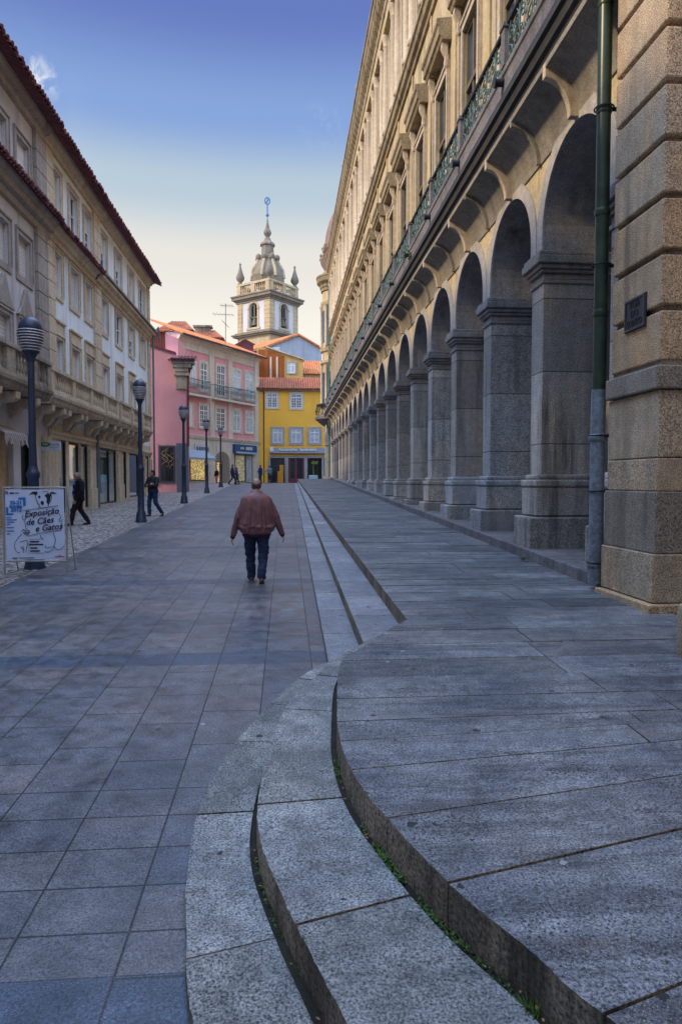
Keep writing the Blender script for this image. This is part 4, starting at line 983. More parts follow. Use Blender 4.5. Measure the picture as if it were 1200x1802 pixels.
# projecting shop sign
sg = thing('shop_sign', 'small white projecting sign with a green oval between the lamp post and the blue building', 'sign', (-7.6, 24.9, 3.4))
d0 = gnd(0, 0)  # unused direction keeps the frame simple
SY = 24.6
def atYp(x, y, Y): d = dpx(x, y); return EYE + d * ((Y - EYE.y) / d.y)
SF = Frame((0, SY, 0), (1, 0, 0), (0, -1, 0))
xa, za = SF.at(71, 793.5); xb, zb2 = SF.at(106, 776.5)
f = SF.mb(); f.box(xa, xb, -.08, 0, za, zb2); f.build('panel', flat('white sign panel', (.52, .58, .66), .4), sg, bevel=.01)
f = SF.mb(); f.tube([(xa - .0, -.04, zb2 - .05), (xa - .5, -.04, zb2 - .05)], .02, 6); f.tube([(xa, -.04, za + .05), (xa - .5, -.04, za + .05)], .02, 6); split_build(f, 'bracket', M['iron_dark'], sg)
f = SF.mb(); cx_, cz_ = xa + (xb - xa) * .23, za + (zb2 - za) * .68
f.prism([(cx_ + .19 * math.cos(t * math.pi / 12), cz_ + .085 * math.sin(t * math.pi / 12)) for t in range(24)], .001, .006, 'o'); f.build('emblem', flat('sign green', (.05, .18, .05), .5), sg)
f = SF.mb(); f.prism([(cx_ + .02 + .10 * math.cos(t * math.pi / 12), cz_ + .01 + .04 * math.sin(t * math.pi / 12)) for t in range(24)], .006, .009, 'o'); f.build('emblem_centre', flat('sign light green', (.25, .40, .28), .5), sg)
M['sign_grey'] = flat('sign grey ink', (.14, .18, .24), .6)
f = SF.mb()
for j in range(9): f.box(xa + (xb - xa) * (.50 + .05 * j), xa + (xb - xa) * (.50 + .05 * j) + .024, .001, .005, za + (zb2 - za) * .62, za + (zb2 - za) * (.70 + .05 * (j % 3 == 0)))
for j in range(9): f.box(xa + (xb - xa) * (.50 + .045 * j), xa + (xb - xa) * (.50 + .045 * j) + .02, .001, .005, za + (zb2 - za) * .36, za + (zb2 - za) * .42)
f.build('lettering', M['sign_grey'], sg)

# ------------------------------------------------------------------ far end of the street
M['pink'] = plaster('rose pink plaster', (.78, .36, .38), .15, streak=.3, dirt=(.3, .15, .14))
M['pink_flat'] = plaster('dusty pink plaster', (.68, .33, .36), .15, streak=.35, dirt=(.3, .16, .15))
M['yellow'] = plaster('mustard yellow plaster', (.95, .53, .08), .15, streak=.3, dirt=(.45, .30, .10))
M['cream_stone'] = stone('cream granite', (.58, .52, .43), (.68, .62, .52), 40, .2, .5, (.17, .15, .12))
M['window_white'] = flat('white window frame', (.72, .74, .77), .5, .4, 0, .06)
M['curtain'] = flat('white curtain glass', (.42, .48, .53), .12, .7, 0, .3, 2)
M['lit_shop'] = emit('lit shop interior', (1.0, .72, .22), .75)
def px_win(F, parent, x0, x1, y0, y1, style='sash', arch=False, surround=None, fw=.16, door=False):
    """window on wall frame F given by the outer edge of its frame in the photo"""
    ym = (y0 + y1) / 2; xm = (x0 + x1) / 2
    s0 = F.at(x0, ym)[0]; s1 = F.at(x1, ym)[0]; z1 = F.at(xm, y0)[1]; z0 = F.at(xm, y1)[1]
    if s1 < s0: s0, s1 = s1, s0
    b = F.mb(); b.ring(s0, s1, z0, z1, fw, .0, .09)
    if arch: b.prism([(s0 + fw, z1 - fw)] + [((s0 + s1) / 2 - ((s1 - s0) / 2 - fw) * math.cos(math.pi * i / 8), z1 - fw - .30 + .30 * math.sin(math.pi * i / 8)) for i in range(9)] + [(s1 - fw, z1 - fw)], .0, .085, 'o')
    w = b.build('window', surround or M['cream_stone'], parent)
    a, c, lo, hi = s0 + fw, s1 - fw, z0 + fw, z1 - fw; sm = (a + c) / 2; zt = lo + (hi - lo) * .74
    b = F.mb(); b.ring(a, c, lo, hi, .08, .0, .05); b.box(sm - .05, sm + .05, .0, .05, lo + .08, hi - .08); b.box(a + .08, sm - .05, .0, .05, zt - .05, zt + .05); b.box(sm + .05, c - .08, 0, .05, zt - .05, zt + .05)
    if style == 'grid':
        for q in (.25, .5, .75):
            z = lo + (zt - lo) * q; b.box(a + .08, sm - .05, 0, .04, z - .02, z + .02); b.box(sm + .05, c - .08, 0, .04, z - .02, z + .02)
        for xq in ((a + sm) / 2, (c + sm) / 2): b.box(xq - .02, xq + .02, 0, .035, lo + .08, hi - .08)
    b.build('sash', M['window_white'], w)
    b = F.mb(); b.box(a, c, -.02, .012, lo, hi); b.build('pane', M['curtain'] if style in ('curtain', 'sash') else M['dark_glass'], w)
    return w

# dusty pink corner block with the dark shop window
PC = thing('pink_corner_house', 'plain dusty pink corner block with a dark shop window beside the blue building', 'building', (-7.7, 47, 1.4))
CF = Frame((-9.2, 46.6, 0), (1, 0, 0), (0, -1, 0))
s_r = CF.at(331, 760)[0]; zl = CF.at(266, 607)[1]; zr = CF.at(309, 623)[1]; smid = CF.at(309, 623)[0]
w = MB(); rx = CF.org.x + s_r; zt_r = CF.at(331, 640)[1]; bk = 20.0; kx = (46.6 + bk) / 46.6
fr_ = [(-10.7, 46.6, zl + .3), (-9.2, 46.6, zl), (CF.org.x + smid, 46.6, zr), (rx, 46.6, zt_r)]
n_ = len(fr_); bkp = [(x - (2.7 if x < -6.3 else 2.62), y + bk, z) for x, y, z in fr_]
w.add(fr_ + bkp + [(x, y, .8) for x, y, z in fr_] + [(x, y, .8) for x, y, z in bkp], [(i, i + 1, 4 + i + 1, 4 + i) for i in range(3)] + [(i, i + 1, 8 + i + 1, 8 + i) for i in range(3)] + [(3, 7, 15, 11), (0, 4, 12, 8), (4, 5, 13, 12), (5, 6, 14, 13), (6, 7, 15, 14)])
w.build('wall', M['pink_flat'], PC)
w = CF.mb(); w.prism([(-1.5, zl + .3), (0, zl), (smid, zr), (smid, zr + .14), (0, zl + .14), (-1.5, zl + .44)], -.3, .1, 'o'); w.build('coping', M['dark_tile'], PC)
a, c = CF.at(303, 640)[0], CF.at(347, 640)[0]
def zpx(y, F=CF, x=320, o=0): return F.at(x, y, o)[1]
w = CF.mb(); w.box(a + .25, s_r - .02, .0, .18, zpx(685), zpx(652)); w.box(a + .15, s_r + .15, 0, .26, zpx(662), zpx(655)); w.box(a + .05, s_r + .3, -.4, .36, zpx(648), zpx(641)); w.box(a, s_r + .45, -.4, .42, zpx(641), zpx(634)); w.box(a + .2, s_r + .1, .0, .3, zpx(655), zpx(648)); w.build('corner_capital', M['balcony_stone'], PC, bevel=.03)
b = CF.mb(); tile_roof(b, a - .1, s_r + .5, .5, zpx(634), -1.2, zpx(621)); b.build('roof', M['dark_tile'], PC)
w = CF.mb(); w.tube([(s_r + .45, .3, zpx(630)), (s_r + .3, .25, zpx(640)), (s_r + .05, .12, zpx(662)), (s_r + .02, .10, zpx(680)), (s_r - .0, .10, zpx(785))], .085, 7); w.build('downpipe', flat('dark red pipe', (.15, .02, .03), .5), PC, smooth=True)
a0, a1 = CF.at(280, 820)[0], CF.at(309, 820)[0]
w = CF.mb(); w.ring(a0, a1, zpx(850), zpx(784), .12, 0, .06); sw = w.build('shop_window', flat('blue grey frame', (.05, .065, .09), .5), PC)
w = CF.mb(); w.box(a0 + .1, a1 - .1, -.02, .02, zpx(849), zpx(785)); w.build('pane', M['dark_glass'], sw)
w = CF.mb(); random.seed(3)
for i in range(7):
    x0_ = a0 + .25 + random.random() * .8; z0_ = zpx(845) + random.random() * 1.6
    w.tube([(x0_ + .25 * math.sin(t * .9 + i), .024, z0_ + t * .12) for t in range(8)], .010 + .012 * random.random(), 5)
w.build('ornament', flat('gold window ornament', (.34, .20, .08), .4, .5), sw)
w = CF.mb(); w.box(CF.at(311, 800)[0], s_r + .03, .003, .1, .9, zpx(780)); w.build('corner_panel', flat('slate blue panel', (.11, .125, .17), .6), PC)
w = CF.mb(); w.box(-1.2, CF.at(281, 800)[0] - .1, .003, .05, zpx(855), zpx(780)) ; w.build('dark_frontage', M['pink_flat'], PC)

# pink terrace house running away to the right
PK = thing('pink_house', 'rose pink three storey house with iron balconies and stone pilasters at the street end', 'building', (-6.4, 72, 2))
KF = Frame((-9.7, 67, 0), (6.6, 11, 0), (11, -6.6, 0))
LK = math.hypot(6.6, 11)
ze = KF.at(455, 628)[1] - .15
w = KF.mb(); w.box(-1, LK, -8, 0, 1.8, ze); w.build('wall', M['pink'], PK)
kz = lambda y, x: KF.at(x, y)[1]
z_gf = (kz(773, 345) + kz(779, 440)) / 2
w = KF.mb(); w.box(-1, LK + .02, .005, .16, 1.8, z_gf); w.build('ground_floor', M['cream_stone'], PK)
moulding(KF, [(0, z_gf), (.22, z_gf), (.28, z_gf + .2), (.3, z_gf + .3), (0, z_gf + .35)], -1, LK + .1, M['cream_stone'], PK, 'string_course')
moulding(KF, [(.003, ze - 1.15), (.08, ze - 1.15), (.10, ze - .5), (.26, ze - .35), (.4, ze - .15), (.45, ze), (.003, ze)], -1, LK + .1, M['cream_stone'], PK, 'cornice')
b = KF.mb(); tile_roof(b, -1.2, LK + .5, .85, ze + .02, -4, ze + 2.0, .26, .11); b.build('roof', M['orange_tile'], PK)
b = KF.mb(); b.prism([(.80, ze - .10), (.95, ze - .10), (.95, ze + .04), (.80, ze + .0)], -1.2, LK + .5, 's'); b.build('gutter', M['iron_dark'], PK)
for (xa, xb) in ((368, 375.5), (401, 407.5), (447, 454)):
    sa, sb = KF.at(xa, 700)[0], KF.at(xb, 700)[0]; w = KF.mb(); w.box(sa, sb, .003, .14, z_gf + .3, ze - .3); w.build('pilaster', M['cream_stone'], PK)
up = [(333, 345, 634, 680), (350, 366, 635, 690), (379, 397, 640, 700), (408, 424, 648, 702), (430, 446, 652, 706)]
lo_ = [(331, 340, 708, 752), (349, 367, 709, 755), (378, 397, 714, 758), (408, 424, 718, 762), (430, 446, 722, 764)]
for i, (a, c, d, e) in enumerate(up): px_win(KF, PK, a, c, d, e, 'grid' if i in (1, 2) else 'curtain', True, fw=.2)
for i, (a, c, d, e) in enumerate(lo_): px_win(KF, PK, a, c, d, e, 'grid' if i < 3 else 'curtain', False, fw=.2)
def iron_balcony(F, parent, xa, xb, yt, ybm, bars=12):
    xm = (xa + xb) / 2; s0, s1 = F.at(xa, yt, .5)[0], F.at(xb, yt, .5)[0]; zt, zb = F.at(xm, yt, .5)[1], F.at(xm, ybm, .5)[1]
    b = F.mb(); b.box(s0 - .1, s1 + .1, 0.003, .62, zb - .2, zb); pl = b.build('balcony_slab', M['cream_stone'], parent)
    b = F.mb()
    for i in range(bars + 1):
        s = s0 + (s1 - s0) * i / bars; b.tube([(s, .55, zb), (s, .55, zt)], .022, 4)
        if i < bars:
            sc = s + (s1 - s0) / bars / 2; r = (s1 - s0) / bars * .38; zc = zb + (zt - zb) * .62
            b.tube([(sc + r * math.cos(t * math.pi / 5), .55, zc + 1.6 * r * math.sin(t * math.pi / 5)) for t in range(11)], .02, 4, False)
    b.box(s0, s1, .52, .58, zt, zt + .06); b.box(s0, s1, .53, .57, zb + .06, zb + .1)
    for s in (s0, s1): b.box(s - .02, s + .02, .02, .52, zt, zt + .05)
    b.build('railing', M['iron'], pl)
iron_balcony(KF, PK, 331, 370, 669, 694, 18); iron_balcony(KF, PK, 377, 402, 679, 701, 12); iron_balcony(KF, PK, 405, 427, 684, 706, 10); iron_balcony(KF, PK, 428, 449, 688, 710, 10)
# ground floor openings of the pink house
def opening(F, parent, xa, xb, ya, yb, mat, o=.165, name='shop_window', frame=M['brown_wood'], lit=None):
    xm = (xa + xb) / 2; ym = (ya + yb) / 2
    s0, s1 = F.at(xa, ym, o)[0], F.at(xb, ym, o)[0]; z1, z0 = F.at(xm, ya, o)[1], F.at(xm, yb, o)[1]
    b = F.mb(); b.ring(s0, s1, z0, z1, .1, o, o + .05); w_ = b.build(name, frame, parent)
    b = F.mb(); b.box(s0 + .09, s1 - .09, o - .02, o + .015, z0 + .09, z1 - .09); b.build('pane', mat, w_)
    return w_, s0, s1, z0, z1
def shopmat(name, c, s):
    k = NB(name); p = k.pos(); vo = k.n('ShaderNodeTexVoronoi'); vo.inputs['Scale'].default_value = 7.0; k.l(k.map(p, (1, 1, 1.4)), vo.inputs['Vector'])
    sc = k.n('ShaderNodeSeparateColor'); k.l(vo.outputs['Color'], sc.inputs[0])
    f = k.math('GREATER_THAN', sc.outputs[0], .55)
    c2 = k.mix(f, (.30, .24, .13), c); k.l(c2, k.bsdf.inputs['Base Color'])
    k.l(c2, k.bsdf.inputs['Emission Color']); k.bsdf.inputs['Emission Strength'].default_value = s; k.bsdf.inputs['Roughness'].default_value = .2
    return k.m
opening(KF, PK, 334, 361, 806, 846, shopmat('lit bakery window', (.80, .55, .14), .38))
wd, ds0, ds1, dz0, dz1 = opening(KF, PK, 380, 391, 812, 850, shopmat('lit doorway', (.8, .5, .10), .35))
opening(KF, PK, 413, 431, 800, 848, shopmat('lit pale shop window', (.50, .48, .32), .18))
opening(KF, PK, 432, 444, 800, 850, M['curtain'])
b = KF.mb(); sA, sB = KF.at(378, 830, .16)[0], KF.at(404, 830, .16)[0]; zA_ = KF.at(391, 812, .16)[1]; rr = (sB - sA) / 2
b.prism([(sA, zA_)] + [((sA + sB) / 2 - rr * math.cos(math.pi * i / 12), zA_ + rr * .8 * math.sin(math.pi * i / 12)) for i in range(13)] + [(sB, zA_)], .165, .20, 'o')
b.box(KF.at(392, 830, .16)[0], sB, .166, .2, 2.0, zA_); b.build('archway', M['pier_dark'], PK)
sgn = thing('shop_fascia', 'blue shop fascia sign with pale lettering on the pink house', 'sign', (-5, 75, 6))
sa, sb = KF.at(410, 790, .2)[0], KF.at(449, 790, .2)[0]; z1_, z0_ = KF.at(430, 783, .2)[1], KF.at(430, 795.5, .2)[1]
b = KF.mb(); b.box(sa, sb, .17, .45, z0_, z1_); b.box(sa, sb, .17, .6, z0_ - .18, z0_ - .02); b.build('panel', flat('royal blue panel', (.015, .06, .20), .4), sgn)
b = KF.mb(); b.box(sa + .02, sb - .02, .601, .62, z0_ - .19, z0_ - .01); b.build('canopy_edge', flat('pale blue edge', (.35, .48, .60), .5), sgn)
M['pale_letter'] = flat('pale lettering', (.70, .70, .62), .5)
b = KF.mb()
for (u0, u1, hh) in ((.25, .41, .34), (.49, .79, .5)):
    n = int((u1 - u0) / .035); hz = (z1_ - z0_)
    for i in range(n):
        s = sa + (sb - sa) * (u0 + (u1 - u0) * i / n); b.box(s, s + (sb - sa) * .022, .452, .47, z0_ + hz * (.5 - hh / 2 * (.7 + .3 * (i % 3 == 0))), z0_ + hz * (.5 + hh / 2 * (.75 + .25 * (i % 2))))
b.build('lettering', M['pale_letter'], sgn)
awn = KF.mb(); s0_, s1__ = KF.at(334, 800, .9)[0], KF.at(380, 806, .9)[0]; zt_ = KF.at(345, 790, .2)[1]; zb_2 = KF.at(350, 805, 1.6)[1]
awn.prism([(.17, zt_), (1.7, zb_2), (1.7, zb_2 - .22), (1.66, zb_2 - .22), (1.66, zb_2 - .03), (.17, zt_ - .06)], s0_ - 1.2, s1__ - 1.0, 's')
awn.build('awning', flat('pale blue grey awning cloth', (.30, .36, .44), .8), label='pale blue grey sloping awning over the lit bakery window of the pink house', cat='awning', origin=(-8, 70, zb_2))
b = KF.mb(); s0_2, s1_2 = KF.at(342, 790, .2)[0], KF.at(366, 790, .2)[0]
b.box(s0_2, s1_2, .18, .3, kz(799, 350), kz(781, 350)); fs = b.build('panel', flat('white shop board', (.50, .50, .52), .5), thing('shop_board', 'white board sign above the pale awning on the pink house', 'sign', (-8.4, 69, 6)))
b = KF.mb()
for i in range(5): b.lathe([(.14, kz(790, 350) - .2), (.14, kz(790, 350) + .2)], s0_2 + .3 + i * (s1_2 - s0_2) / 5.2, .3, 8)
b.build('lettering', M['sign_grey'], fs.parent)

# yellow house -----------------------------------------------------------------
YH = thing('yellow_house', 'mustard yellow three storey house with grey shopfront closing the street', 'building', (1, 78, 2))
YF = Frame((-3.3, 78, 0), (1, 0, 0), (0, -1, 0)); WY = 10.5
yz = lambda y, x=510: YF.at(x, y)[1]
zeY = yz(685)
w = YF.mb(); w.box(0, WY, -6, 0, 1.8, zeY); w.build('wall', M['yellow'], YH)
b = YF.mb(); tile_roof(b, -.1, WY + .3, .5, zeY + .02, -3.2, zeY + 1.75, .27, .12); b.build('roof', M['red_tile'], YH)
b = YF.mb(); b.box(-.1, WY, .02, .42, zeY - .18, zeY - .02); b.build('eave', M['trim_dark'], YH)
M['grey_trim'] = stone('grey window stone', (.32, .31, .32), (.40, .39, .40), 40, .2, .3)
for (a, c, d, e) in ((467, 491, 689, 720), (509, 534, 690, 721)): px_win(YF, YH, a, c, d, e, 'grid', False, M['cream_stone'], .2)
for (a, c, d, e) in ((476, 501, 751, 783), (508, 534, 751, 783), (541, 566, 751, 783)): px_win(YF, YH, a, c, d, e, 'sash', False, M['grey_trim'], .28)
sf0 = YF.at(474, 820)[0]; zs = yz(802)
w = YF.mb(); w.box(sf0, WY, .003, .12, yz(803), yz(799)); w.box(YF.at(455, 800)[0], sf0, .003, .1, 1.9, yz(786))
w.build('shopfront_beam', M['yellow'], YH)
w = YF.mb(); w.box(sf0, WY, .004, .16, yz(806), yz(802.5))
for (a, c) in ((472, 476), (501, 507.5), (535, 541), (566, 570)): w.box(YF.at(a, 820)[0], YF.at(c, 820)[0], .004, .2, 1.9, yz(806))
w.build('shopfront', M['grey_trim'], YH, bevel=.02)
w = YF.mb(); w.box(sf0 + .1, WY, .003, .012, 1.98, yz(806)); w.build('pane', M['dark_glass'], YH)
M['maroon'] = flat('maroon door frame', (.16, .03, .05), .5)
w = YF.mb()
for (a, c) in ((508.5, 510.5), (518.5, 522.5), (532, 534.5)): w.box(YF.at(a, 820)[0], YF.at(c, 820)[0], .013, .08, 1.98, yz(806))
w.box(YF.at(508.5, 820)[0], YF.at(534, 820)[0], .013, .07, 1.98, 2.5); w.build('door', M['maroon'], YH)
sg2 = thing('shop_fascia', 'long grey fascia sign with pale lettering above the yellow house shopfront', 'sign', (1, 77.8, 5.5))
w = YF.mb(); w.prism([(.003, yz(797.5)), (.5, yz(798)), (.5, yz(797)), (.12, yz(788)), (.003, yz(788))], YF.at(475, 793)[0], WY - 1, 's'); w.build('panel', flat('steel grey fascia', (.20, .22, .27), .5), sg2)
b = YF.mb()
for (u0, u1) in ((491, 523), (527.5, 557)):
    n = 11
    for i in range(n):
        s = YF.at(u0 + (u1 - u0) * i / n, 792)[0]; b.box(s, s + .15, .30, .46, yz(793.5 + .5 * (i % 3 == 1)), yz(790 - .7 * (i % 4 == 0)))
b.build('lettering', M['pale_letter'], sg2)
b = YF.mb(); s = YF.at(478, 792)[0]; b.box(s - .18, s + .22, .3, .5, yz(795), yz(787)); b.build('emblem', M['window_white'], sg2)
w = YF.mb(); w.tube([(YF.at(464, 700)[0], .1, 2), (YF.at(464, 700)[0], .1, zeY - .3), (YF.at(456, 690)[0], .3, zeY - .1)], .06, 6); w.build('downpipe', M['iron_dark'], YH)
# goods in the yellow shop
q = YF.at(493.5, 832, .6)
b = MB(); bx = YF.org.x + q[0]; b.box(bx - .32, bx + .32, 76.9, 77.5, 1.98, 3.3); b.box(bx - .1, bx + .36, 76.95, 77.45, 3.3, 4.0)
b.build('vending_cabinet', flat('orange cabinet', (.60, .26, .02), .5), label='orange and yellow display cabinet beside the first pillar of the yellow shop', cat='cabinet', origin=(bx, 77.2, 1.98), bevel=.05)
q = YF.at(551, 840, .6); bx = YF.org.x + q[0]
pl = thing('planter_stand', 'pale blue two tier box with a tall yellow green plant before the yellow shop window', 'planter', (bx, 77.2, 1.98))
b = MB(); b.box(bx - .6, bx + .6, 76.9, 77.5, 1.98, 2.4); b.box(bx - .5, bx + .5, 76.95, 77.45, 2.4, 2.85); b.build('box', flat('pale blue box', (.35, .52, .58), .5), pl, bevel=.04)
b = MB(); b.tube([(bx + .05, 77.2, 2.85), (bx, 77.2, 3.6), (bx + .05, 77.2, 4.2)], .035, 6)
for i in range(60):
    a = random.random() * 6.3; r = random.random() * .38; zz = 4.1 + random.random() * .35
    c = Vector((bx + .15 + r * math.cos(a), 77.2 + r * math.sin(a) * .6, zz)); d = Vector((math.cos(a), math.sin(a), random.uniform(-.6, .3))) * .16; e = d.orthogonal().normalized() * .04
    b.add([c - e, c + e, c + d], [(0, 1, 2)])
b.build('plant', flat('yellow green leaves', (.26, .30, .05), .6), pl)

# buildings behind: rust clad house, grey gable, roofs, dormers
RH = thing('rust_clad_house', 'ochre and rust clad house with one white window behind the yellow house roof', 'building', (0, 84, 2))
HF = Frame((-4.0, 83, 0), (1, 0, 0), (0, -1, 0)); hz = lambda y, x=500: HF.at(x, y)[1]; hs_ = lambda x, y=640: HF.at(x, y)[0]
w = HF.mb(); w.prism([(hs_(452), 2), (hs_(533), 2), (hs_(533), hz(632)), (hs_(470), hz(612)), (hs_(452), hz(612))], -1.5, 0, 'o'); w.build('wall', plaster('ochre plaster', (.58, .42, .16), .3, streak=.7), RH)
w = HF.mb(); w.prism([(hs_(455), hz(668)), (hs_(500), hz(668)), (hs_(500), hz(626)), (hs_(470), hz(615.5)), (hs_(455), hz(615.5))], .003, .06, 'o')
for i in range(22): s = hs_(455) + (hs_(500) - hs_(455)) * i / 22; w.box(s, s + .07, .06, .1, hz(668), hz(627))
w.build('rust_cladding', plaster('rusty corrugated iron', (.42, .13, .03), .4, streak=.9, dirt=(.45, .38, .30)), RH)
w = HF.mb(); w.prism([(hs_(468), hz(612)), (hs_(535), hz(633)), (hs_(535), hz(631)), (hs_(468), hz(609.5))], -1.6, .3, 'o'); w.build('roof_edge', M['trim'], RH)
px_win(HF, RH, 504, 521, 636, 658, 'sash', False, M['grey_trim'], .14)
for i, xx in enumerate((475, 486)):
    w = HF.mb(); w.box(hs_(xx), hs_(xx + 3), .10, .13, hz(668), hz(628)); w.build('pale_strip', M['cream_stone'], RH)
OH = thing('orange_roof_house', 'small house with an orange tiled roof right of the rust clad house', 'building', (3.6, 84.5, 2))
OF = Frame((-4.0, 84, 0), (1, 0, 0), (0, -1, 0)); oz = lambda y, x=548: OF.at(x, y)[1]; os_ = lambda x, y=645: OF.at(x, y)[0]
w = OF.mb(); w.box(os_(531), os_(600), -4, 0, 2, oz(658)); w.build('wall', M['cream_stone'], OH)
b = OF.mb(); tile_roof(b, os_(530), os_(600), .5, oz(659), -4, oz(637) + .8, .28, .12); b.build('roof', M['orange_tile'], OH)
px_win(OF, OH, 532, 546, 657, 668, 'sash', False, M['window_white'], .1)
# grey gable house
GH = thing('grey_gable_house', 'house with a plain grey gable wall and orange roof in front of the church tower', 'building', (0, 92, 2))
GYv = 90.0
A = atYp(464, 612.5, GYv); B_ = atYp(566, 615, GYv + 1.5); Cc = atYp(523, 590, GYv + .9)
dr = Vector((-.62, .78, 0)).normalized()
def ext(p, l): return p + dr * l
w = MB(); w.add([A, B_, Cc, (A.x, A.y, 2), (B_.x, B_.y, 2)], [(3, 4, 1, 2, 0)]); w.add([(B_.x, B_.y, 2), B_, ext(B_, 9), (ext(B_, 9).x, ext(B_, 9).y, 2)], [(0, 1, 2, 3)])
w.add([(A.x, A.y, 2), A, ext(A, 9), (ext(A, 9).x, ext(A, 9).y, 2)], [(0, 1, 2, 3)]); w.build('gable_wall', plaster('blue grey render', (.42, .46, .53), .3, streak=.8, dirt=(.2, .2, .2)), GH)
w = MB(); up_ = Vector((0, 0, .18)); fr = -dr * .35
for (P, Q) in ((A, Cc), (Cc, B_)):
    e = (P - Q).normalized() * .5 if P is A else Vector((0, 0, 0)); e2 = (Q - P).normalized() * .5 if P is Cc else Vector((0, 0, 0))
    P0 = P + e + fr; Q0 = Q + e2 + fr; L = 7.5
    w.add([P0, Q0, Q0 + dr * L, P0 + dr * L, P0 + up_, Q0 + up_, Q0 + dr * L + up_, P0 + dr * L + up_], [(0, 1, 2, 3), (4, 5, 6, 7), (0, 1, 5, 4), (1, 2, 6, 5), (2, 3, 7, 6), (3, 0, 4, 7)])
    n = 26
    for i in range(n):
        t = dr * (L * (i + .5) / n); w.tube([P0 + up_ + t, Q0 + up_ + t], .10, 6)
w.build('roof', M['orange_tile'], GH)
w = MB(); p = atYp(486, 614, GYv + .1); w.box(p.x - .45, p.x + .5, p.y - .1, p.y + .6, p.z - .3, p.z + .25); w.build('vent_box', M['curtain'], GH)
SR = thing('low_orange_roof', 'low tiled roof with a dark red gable at the foot of the church tower', 'building', (-4, 94, 2))
a_ = atYp(408, 613, 88); b__ = atYp(432, 599, 88); c__ = atYp(446, 607, 88)
w = MB(); w.add([a_, b__, c__, (c__.x, c__.y, 10), (a_.x, a_.y, 10)], [(0, 1, 2, 3, 4)]); w.build('gable', M['maroon'], SR)
w = MB(); w.add([a_ + Vector((-.4, -.4, 0)), b__ + Vector((0, -.4, .15)), b__ + Vector((-2, 5, .15)), a_ + Vector((-2.4, 5, 0))], [(0, 1, 2, 3)]); w.add([c__ + Vector((.3, -.4, 0)), b__ + Vector((0, -.4, .15)), b__ + Vector((-2, 5, .15)), c__ + Vector((-2, 5, 0))], [(0, 1, 2, 3)]); w.build('roof', M['orange_tile'], SR)
# attic houses over the pink roofs
def attic(x0, x1, yeave, ytop, ybase, Y, lab, wallm):
    t = thing('attic_house', lab, 'building', (atYp((x0 + x1) / 2, 600, Y).x, Y, 9))
    l, r = atYp(x0, yeave, Y), atYp(x1, yeave, Y); zt = atYp(x0, ytop, Y + 2).z; zb = atYp(x0, ybase, Y).z - 3
    b = MB(); b.box(l.x + .5, r.x - .5, Y + .4, Y + 4, zb, l.z); b.build('wall', wallm, t)
    b = MB(); cx = (l.x + r.x) / 2; D = 4.5
    R_ = [(l.x, Y, l.z), (r.x, Y, l.z), (r.x, Y + D, l.z), (l.x, Y + D, l.z), (cx - (r.x - l.x) * .18, Y + D / 2, zt), (cx + (r.x - l.x) * .18, Y + D / 2, zt)]
    b.add(R_, [(0, 1, 5, 4), (1, 2, 5), (2, 3, 4, 5), (3, 0, 4), (3, 2, 1, 0)]); n = 20
    for i in range(n):
        u = (i + .5) / n; P0 = Vector(R_[0]).lerp(Vector(R_[1]), u); P1 = Vector(R_[4]).lerp(Vector(R_[5]), max(0, min(1, (u - .32) / .36)))
        b.tube([P0, P1], .09, 5)
    b.build('roof', M['red_tile'], t)
    b = MB()
    for i in range(3):
        x = l.x + .9 + (r.x - l.x - 1.8) * i / 2; b.box(x - .3, x + .3, Y + .34, Y + .42, l.z - 1.0, l.z - .25)
    split_build(b, 'window', M['curtain'], t)
    return t
attic(277, 341, 579, 564, 590, 74, 'attic house with a hipped tile roof behind the pink corner block', M['cream_stone'])
attic(331, 394, 593, 580, 603, 80, 'second attic house with a hipped roof and a chimney left of the aerial', M['pink_flat'])
ch = atYp(357, 580, 82); b = MB(); b.box(ch.x - .9, ch.x + .9, 81.7, 82.6, ch.z - 1.5, ch.z + .25); b.box(ch.x - 1.1, ch.x + 1.1, 81.5, 82.8, ch.z + .25, ch.z + .45); b.build('chimney', M['pier_dark'], label='squat dark chimney on the second attic roof', cat='chimney', origin=(ch.x, 82, ch.z - 1.5))
DH = thing('dormer_house', 'rust clad attic wall and pink gable end above the pink corner block', 'building', (-9, 56, 8))
p0 = atYp(262, 583, 56); p1 = atYp(291, 608, 56); b = MB(); b.box(p0.x - 1, p1.x, 56, 60, 6, p0.z)
for i in range(12): x = p0.x - 1 + (p1.x - p0.x + 1) * i / 12; b.box(x, x + .08, 55.95, 55.999, 6, p0.z)
b.build('rust_wall', plaster('dark rusty iron', (.24, .08, .05), .4, streak=.9, dirt=(.3, .15, .1)), DH)
p2 = atYp(313, 590, 56); b = MB(); b.prism([(p1.x, 6), (p2.x, 6), (p2.x, p2.z - .2), (p1.x, p0.z - .1)], 56.0, 60, 'o'); b.build('pink_wall', M['pink'], DH)
b = MB(); b.add([(p0.x - 1.2, 55.6, p0.z), (p1.x + .1, 55.6, p0.z), (p1.x + .1, 60, p0.z + .9), (p0.x - 1.2, 60, p0.z + .9)], [(0, 1, 2, 3)])
for i in range(14): x = p0.x - 1.1 + (p1.x - p0.x + 1.2) * i / 14; b.tube([(x, 55.55, p0.z + .02), (x, 60, p0.z + .92)], .1, 5)
b.build('roof', M['orange_tile'], DH)
